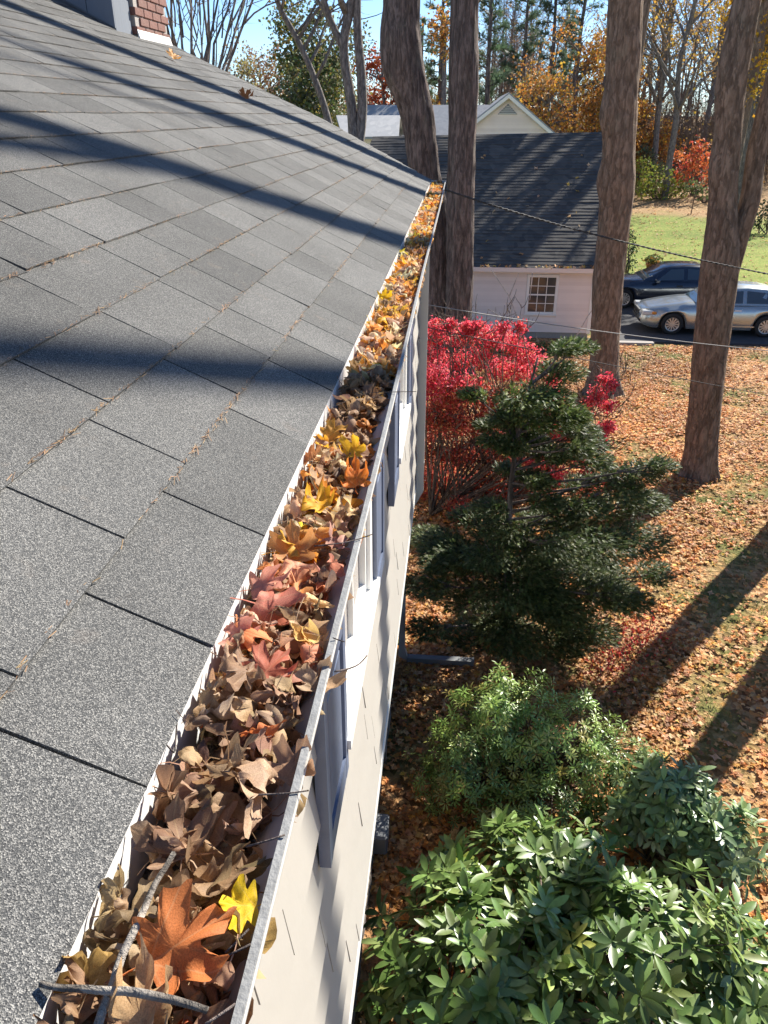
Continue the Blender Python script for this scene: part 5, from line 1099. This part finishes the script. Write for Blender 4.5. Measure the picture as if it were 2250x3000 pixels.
# ------------------------------------------------------------------ leaves in the gutter
hx = [(0, 1.0), (.07, .80), (.20, .74), (.15, .50), (.13, .38), (.36, .52), (.62, .66), (.56, .42), (.70, .26), (.46, .14), (.30, .06), (.50, -.04), (.58, -.16), (.34, -.20), (.12, -.20), (0, -.17)]
OUT = np.array(hx + [(-x, y) for x, y in hx[-2:0:-1]]); NO = len(OUT)
ov = np.array([(.20, 1.0), (.30, .7), (.33, .4), (.24, .1), (0, -.2)]); OUT2 = np.array([(0, 1.05), (.16, .85), (.28, .55), (.30, .25), (.20, -.02), (0, -.2), (-.20, -.02), (-.30, .25), (-.28, .55), (-.16, .85)])
def leaf_template(kind, roll, axis_a, fold, crinkle, seed, stem=True, edge=.25, fine=False):
    out = OUT if kind == 0 else OUT2
    if fine: nx_ = np.roll(out, -1, 0); out = np.stack([out * .82 + nx_ * .18, out * .35 + nx_ * .65], 1).reshape(-1, 2)
    n = len(out); c = np.array([0, .12]); rl = np.linalg.norm(out - c, axis=1)[:, None] + .01
    r1 = c + (out - c) * np.clip(.22 / rl, .22, .5); r2 = c + (out - c) * np.clip(.46 / rl, .55, .78)
    P = np.concatenate([[c], r1, r2, out]); F = [(0, 1 + j, 1 + (j + 1) % n) for j in range(n)]
    for g in range(2):
        for j in range(n): a, b_ = 1 + g * n + j, 1 + g * n + (j + 1) % n; F += [(a, n + a, n + b_), (a, n + b_, b_)]
    uv = P.copy(); rr_ = np.linalg.norm(P - c, axis=1)
    z = np.array([crinkle * (mnoise.noise(Vector((p[0] * 1.7 + seed, p[1] * 1.7, seed * 1.7))) + .4 * mnoise.noise(Vector((p[0] * 4.5 + seed, p[1] * 4.5, seed)))) + fold * abs(p[0]) for p in P]) + edge * rr_ ** 3 * (1 + 1.6 * np.array([mnoise.noise(Vector((math.cos(a) * 1.6 + seed, math.sin(a) * 1.6, seed))) for a in np.arctan2(P[:, 0], P[:, 1])]))
    ca, sa = math.cos(axis_a), math.sin(axis_a); u = P[:, 0] * ca + P[:, 1] * sa; v = -P[:, 0] * sa + P[:, 1] * ca
    if roll > 0: Rr = 1 / roll; ang = u / Rr; u2 = (Rr + -z) * np.sin(ang); z2 = Rr - (Rr - z) * np.cos(ang)
    else: u2, z2 = u, z
    V = np.stack([u2 * ca - v * sa, u2 * sa + v * ca, z2], 1)
    if stem:
        b0 = V[1 + 2 * n + int(np.argmin(np.abs(out[:, 0]) + (out[:, 1] > 0) * 9))]; k = len(V); d = np.array([.08 * math.sin(seed), -.22, .04]); s1 = b0 + d; s2 = s1 + d * .9 + [.06 * math.cos(seed * 3), 0, .05]; w_ = .014
        V = np.concatenate([V, [b0 + [w_, 0, 0], b0 - [w_, 0, 0], s1 + [w_ * .8, 0, 0], s1 - [w_ * .8, 0, 0], s2 + [w_, 0, .0], s2 - [w_, 0, 0], b0 + [0, 0, w_], s1 + [0, 0, w_], s2 + [0, 0, w_]]]); uv = np.concatenate([uv, np.tile([[.3, .05]], (9, 1))])
        F += [(k, k + 2, k + 1), (k + 1, k + 2, k + 3), (k + 2, k + 4, k + 3), (k + 3, k + 4, k + 5), (k, k + 6, k + 2), (k + 6, k + 7, k + 2), (k + 2, k + 7, k + 4), (k + 7, k + 8, k + 4)]
    return V, np.array(F), uv
def tpl(fine): return [leaf_template(0 if k % 5 else 1, [1.2, 3.0, 4.2, 2.2, 5.2][k % 5] * (.8 + .05 * (k % 7)), k * .83, [.1, .35, .0, .5][k % 4], .26 + .14 * (k % 3), k * 3.1, edge=.35, fine=fine) for k in range(26)]
TPL = tpl(False); TPF = tpl(True)
FLAT = [leaf_template(0, .5 + .3 * k, k * 1.1, .15, .30, 50 + k * 2.2, edge=.42, fine=True) for k in range(5)]
BROWN = [(.24, .155, .095), (.185, .115, .07), (.33, .225, .145), (.14, .085, .055), (.40, .30, .20)]
def palette(y):
    """what the leaves look like along the gutter"""
    if y < .68: return BROWN + [(.40, .15, .06), (.44, .27, .10)], [5, 4, 4, 3, 1.6, .35, .3]
    if y < 1.0: return BROWN + [(.48, .20, .08), (.50, .25, .16), (.52, .31, .12), (.42, .18, .12)], [3, 2.4, 4.5, 1.8, 3, 1.8, 1.2, .7, .8]
    if y < 1.45: return BROWN + [(.58, .23, .04), (.62, .31, .04), (.52, .36, .22), (.50, .20, .06)], [2, 2, 4, 1, 3, 2.6, 2, 2, 2.5]
    if y < 1.95: return BROWN + [(.48, .21, .06), (.48, .26, .06)], [4, 3, 4, 2, 2, 1.2, .8]  # browner mix paints the shadow band into the leaf colours
    return BROWN + [(.64, .24, .045), (.64, .32, .05), (.60, .41, .26), (.58, .25, .085)], [1, .8, 2.5, .5, 2.5, 4, 1.2, 4, 4]
labels = {}
def leaf_label(c, y, tk_):
    r_, g_, b_ = np.array(c) / 1.65
    kind = 'yellow' if g_ > .55 * r_ and b_ < .35 * g_ else 'orange' if r_ > .38 and g_ < .62 * r_ and b_ < .22 * r_ else 'pinkish red' if r_ > .36 and b_ > .25 * r_ and g_ < .55 * r_ else 'tan' if r_ > .29 else 'dark brown'
    edges = [(.335, 'by the crossing stick'), (.40, 'around the large orange leaf'), (.47, 'just past the bright yellow leaf'), (.58, 'near the lobed pale leaf'), (.70, 'near the drooping brown leaf'), (.95, 'near the pinkish leaves'), (1.3, 'near the golden and vivid orange leaves'), (1.6, 'near the mustard leaf'), (2.1, 'in the shaded stretch'), (3.2, 'alongside the first window'), (6, 'alongside the second window'), (99, 'near the downspout')]
    place = next(t for e, t in edges if y < e); shape = ('oval ' if tk_ % 5 == 0 else '') + ['cupped', 'half rolled', 'rolled', 'curled', 'tightly rolled'][tk_ % 5]
    return '%s %s leaf in the gutter %s' % (shape, kind, place), '%s %s leaves %s' % (shape, kind, place)
nl = 3000; ys = np.concatenate([R.uniform(.12, 2.6, 1150), R.uniform(2.6, 8.25, nl - 1150)]); lay = R.random(nl); xs = XF + .016 + R.random(nl) * .118
xs = np.clip(xs, XF + .024, XF + .124); zs = ZG - .084 + lay * .074 + .010 * np.sin(ys * 3.1) + .018 * (XF + .075 - xs) / .06 * .5
size = R.uniform(.030, .060, nl) * np.where(R.random(nl) < .22, 1.4, 1.0); Cg = np.clip(1.65 * np.array([pick(*palette(y_), 1, .15)[0] for y_ in ys]), 0, .85); tk = R.integers(0, 26, nl)
N = R.normal(0, .55, (nl, 3)); N[:, 2] = np.abs(N[:, 2]) + .45; N[:, 0] += .15; D = rdir(nl); D[:, 2] *= .5; X, Y, Z = basis(D, N); flipz = R.random(nl) < .5; Z[flipz] *= -1; X[flipz] *= -1
Og = np.stack([xs, ys, zs], 1); Og = Og - Y * (size * .3)[:, None]
for i_ in range(nl):                        # keep each leaf inside the trough
    TV = TPL[tk[i_]][0]; W = (TV[:, 0:1] * X[i_] + TV[:, 1:2] * Y[i_] + TV[:, 2:3] * Z[i_]) * size[i_] + Og[i_]; hi, lo = W[:, 0].max() - (XF + .141), (XF + .006) - W[:, 0].min()
    if hi > 0 and lo > 0: Og[i_, 0] += (lo - hi) / 2; Og[i_, 2] += .006
    elif hi > 0: Og[i_, 0] -= hi
    elif lo > 0: Og[i_, 0] += lo
    top = W[:, 2].max() - (ZG + .018); Og[i_, 2] -= max(0, top)
meshes = [make_mesh('leaf', V * 1.0, F, M['dry_leaf'], smooth=True, uv=uv) for V, F, uv in TPF]; meshf = [make_mesh('leaf', V, F, M['dry_leaf'], smooth=True, uv=uv) for V, F, uv in FLAT]
def put_leaf(me, O, X, Y, Z, s, c, label, group, name='fallen_leaf'):
    o = bpy.data.objects.new(name, me); COL.objects.link(o); o.color = (*[float(v) for v in c], 1)
    o.matrix_world = Matrix(((X[0] * s, Y[0] * s, Z[0] * s, O[0]), (X[1] * s, Y[1] * s, Z[1] * s, O[1]), (X[2] * s, Y[2] * s, Z[2] * s, O[2]), (0, 0, 0, 1))); tag(o, label, 'leaf', group); return o
pp, dd = proj(Og); sc_ = np.where((pp[:, 1] < 3150) & (dd > .2), (size / dd) * (.4 + lay), 0); sing = set(np.argsort(-sc_)[:272].tolist()); V_, F_, C_, U_ = [], [], [], []; n0 = 0
for i_ in range(nl):
    if i_ in sing: lb, gp_ = leaf_label(Cg[i_], ys[i_], int(tk[i_])); put_leaf(meshes[tk[i_]], Og[i_], X[i_], Y[i_], Z[i_], size[i_], Cg[i_], lb, gp_)
    else:
        TV, TF, tu = TPL[tk[i_]]; V = Og[i_] + (TV[:, 0:1] * X[i_] + TV[:, 1:2] * Y[i_] + TV[:, 2:3] * Z[i_]) * size[i_]; V_.append(V); F_.append(TF + n0); n0 += len(V); C_.append(np.tile(Cg[i_], (len(V), 1))); U_.append(tu)
tag(stuff(part('gutter_leaves', np.concatenate(V_), np.concatenate(F_), M['dry_leaf_mass'], smooth=True, col=np.concatenate(C_), uv=np.concatenate(U_))), 'brown and orange leaves filling the gutter to its lip', 'leaves')
# the leaves one notices singly: photo pixel, size, colour, heading, tilt
FEAT = [((560, 2745), .088, (.50, .17, .055), 40, .2, 'large flat orange maple leaf on the brown ones beside the yellow leaf'), ((690, 2650), .046, (.72, .44, .02), 200, .5, 'bright yellow leaf leaning on the gutter lip beside the large orange one'),
    ((520, 2440), .080, (.22, .135, .085), 120, .35, 'large brown maple leaf leaning on the gutter back near the stick'), ((700, 2010), .095, (.25, .16, .105), 250, .3, 'large drooping brown leaf across the gutter beside the lit strip of gutter back'), ((700, 2245), .07, (.27, .19, .12), 330, .3, 'pale brown lobed leaf curling upward in mid gutter'),
    ((770, 2170), .055, (.50, .17, .06), 300, .9, 'narrow orange leaf standing on edge near the drooping brown leaf'), ((870, 2225), .06, (.36, .22, .14), 60, .5, 'light brown leaf hooked over the gutter lip above the nearest shutter'), ((940, 1990), .065, (.36, .25, .16), 90, .3, 'curled tan leaf tip jutting over the gutter lip above the shutter'),
    ((800, 1720), .075, (.52, .25, .19), 20, .2, 'pinkish maple leaf lying flat in mid gutter'), ((690, 1860), .06, (.50, .24, .19), 160, .3, 'second pinkish leaf nearer the gutter back'), ((800, 1950), .07, (.42, .13, .08), 60, .3, 'reddish leaf lying beside the curled tan tip'), ((860, 1590), .082, (.45, .22, .08), 100, .6, 'ochre maple leaf standing upright in the gutter'),
    ((920, 1470), .082, (.70, .34, .02), 150, .35, 'golden yellow maple leaf lying just below the vivid orange one'), ((1045, 1395), .080, (.62, .19, .03), 95, .7, 'vivid orange maple leaf propped against the gutter lip'), ((1040, 1310), .070, (.70, .38, .03), 70, .5, 'yellow and brown maple leaf above the vivid orange one'), ((985, 1265), .065, (.52, .27, .05), 30, .7, 'mustard leaf poking up beside the gutter back'), ((920, 1330), .06, (.45, .20, .08), 10, .7, 'russet leaf leaning on the gutter back by the mustard leaf'),
    ((1135, 870), .075, (.74, .41, .02), 10, .4, 'bright yellow star-shaped leaf lying past the shaded stretch'), ((1120, 920), .06, (.70, .37, .03), 80, .4, 'small yellow leaf next to the bright star-shaped one'), ((1180, 770), .07, (.70, .34, .04), 220, .4, 'golden leaf sticking up past the shadow band of the gutter'), ((1050, 1080), .065, (.46, .24, .07), 60, .5, 'brown leaf at the gutter back in the shade'), ((640, 2600), .07, (.30, .20, .12), 300, .4, 'folded brown leaf beside the bright yellow one'), ((370, 2650), .062, (.40, .30, .16), 20, .8, 'pale veined leaf against the gutter back above the stick'), ((430, 2940), .085, (.46, .31, .17), 100, .3, 'broad buff leaf at the foot of the crossing stick'), ((240, 2830), .06, (.40, .27, .10), 130, .7, 'ochre leaf upright at the gutter back by the crossing stick')]
for k, (pxy, s_, c, hd, tl, lb) in enumerate(FEAT):
    s_ *= .74; p = at_z(*pxy, ZG + (.008 if k in (0, 1, 13, 17) else -.004)); p[0] = min(max(p[0], XF + .012), XF + .150); a = math.radians(hd); D = np.array([[math.cos(a), math.sin(a), tl * .55]]); Nn = np.array([[-math.cos(a) * tl + .1, -math.sin(a) * tl - .35, 1.0]]); X1, Y1_, Z1 = basis(D, Nn)
    put_leaf(meshf[k % 5] if tl < .75 else meshes[(k * 7) % 26], p - Y1_[0] * s_ * .35, X1[0], Y1_[0], Z1[0], s_, tuple(min(.85, v * 1.35) for v in c), lb, None)
# a few leaves on the roof slope
for k, (px, py, c) in enumerate([(503, 170, (.66, .34, .10)), (715, 283, (.62, .20, .05))]):
    v = ray(px, py); t_ = np.linspace(.5, 12, 4000); Q = v[None] / np.linalg.norm(v) * t_[:, None] + [0, 0, H]; j = int(np.argmax(Q[:, 2] < np.interp(-Q[:, 0], -kx, kz) + .02)); p = Q[j]
    X1, Y1_, Z1 = basis(np.array([[.3, .9, .1]]), np.array([[.45, -.3, .9]])); put_leaf(meshf[k], p + [0, 0, .012], X1[0], Y1_[0], Z1[0], .10, c, ['tan orange leaf lying on the roof below the chimney', 'bright orange leaf lying on the roof slope near the far rake'][k], None)
# sticks and leaf stalks
def stick(name, label, pix, rad, mat='twig', zoff=.0, parent=None, cat='stick', group=None, sides=6):
    P = [at_z(px, py, ZG + dz + (.016 if cat == 'stick' else .004)) for px, py, dz in pix]; Q, q = resample(P, rad, .008 if len(P) > 2 else .01); Q = Q + np.array([[mnoise.noise(Vector((i_ * .35, k_, 7.7))) * rad[0] * .7 for k_ in range(3)] for i_ in range(len(Q))]); V, F = tube(Q, q, sides); o = part(name, V, F, M[mat], smooth=True); tag(o, label, cat, group); return o
s1 = stick('broken_twig', 'grey stick lying across the gutter in front', [(120, 2880, .004), (300, 2905, .006), (470, 2915, .006), (610, 2960, .004)], [.0022, .0034, .0036, .0024], 'stick_grey')
s2 = stick('broken_twig', 'longer grey stick lying along the gutter under the crossing one', [(290, 3000, -.008), (330, 2870, .004), (375, 2770, .005), (430, 2640, .004), (510, 2500, -.004)], [.0036, .0036, .0034, .003, .0026], 'stick_grey')
for k, (pix, rr) in enumerate([([(905, 2315, .004), (840, 2325, .006), (720, 2330, .0)], .0008), ([(835, 2445, .005), (760, 2470, .004), (720, 2480, -.004)], .0009), ([(1075, 1920, .0), (1045, 1960, .004), (980, 1968, .008)], .0010), ([(1010, 1880, .0), (975, 1868, .006)], .0008), ([(690, 2940, .002), (600, 3000, .004)], .0011), ([(730, 2720, .004), (660, 2790, .0)], .0009), ([(735, 2765, .004), (640, 2810, -.002)], .0009), ([(1090, 1565, .004), (1020, 1590, .006), (920, 1600, .004)], .0009), ([(980, 1190, .0), (1075, 1150, .004), (1220, 1147, .006)], .0007), ([(520, 2105, .004), (512, 2200, .002)], .0009), ([(470, 2160, .006), (510, 2205, .004)], .0010)]):
    stick('leaf_stalk', 'thin dark leaf stalk sticking out of the gutter leaves', pix, [rr, rr, rr * 1.3][:len(pix)] if len(pix) < 4 else rr, 'bark_dark', cat='leaf stalk', group='leaf stalks in the gutter', sides=5)

# ------------------------------------------------------------------ wires
def cable(name, label, pix, ys_, rad, mat, n=40, twist=0):
    P = [at_y(px, py, y_) for (px, py), y_ in zip(pix, ys_)]; P = np.array(P); d = np.linspace(0, 1, n); src = np.linspace(0, 1, len(P)); Q = np.stack([np.polyval(np.polyfit(src, P[:, k], 2), d) for k in range(3)], 1); mb = MB()
    for s_ in range(max(1, twist)):
        Qs = Q.copy()
        if twist: ph = np.arange(n) * 1.9 + s_ * 3.14; Qs[:, 2] += np.cos(ph) * rad; Qs[:, 1] += np.sin(ph) * rad
        mb.tube(Qs, rad, 6)
    o = mb.part(name, M[mat], smooth=True); tag(o, label, 'cable'); return o, Q[-1]
_, e1 = cable('service_cable', 'thick twisted black cable from the gutter end, the uppermost of three', [(1296, 552), (1700, 678), (2100, 770), (2500, 850)], [8.32, 9.6, 10.9, 12.2], .007, 'wire_black', 130, 2)
_, e2 = cable('phone_cable', 'thin pale cable, the middle one of three crossing the trees', [(1222, 888), (1700, 962), (2100, 1012), (2500, 1050)], [8.1, 9.5, 10.9, 12.2], .006, 'wire_bare')
_, e3 = cable('lower_cable', 'thin dark cable crossing in front of the red bush, lowest of three', [(1236, 955), (1560, 1026), (2100, 1128), (2500, 1205)], [8.1, 9.2, 10.9, 12.2], .005, 'wire_black')
pole = thing('utility_pole', 'wooden utility pole carrying the three cables', 'pole', (e1[0] + .1, e1[1] + .06, 0)); b = MB(); b.tube([(e1[0] + .16, e1[1] + .1, -.2), (e1[0] + .16, e1[1] + .1, e1[2] + 1.2)], np.array([.15, .11]), 12); b.part('shaft', M['brown_wood'], pole)
for e in (e1, e2, e3): b = MB(); b.tube([e - [.02, 0, 0], (e1[0] + .16, e1[1] + .1, e[2])], .02, 6); b.part('clevis', M['vent_grey'], pole)
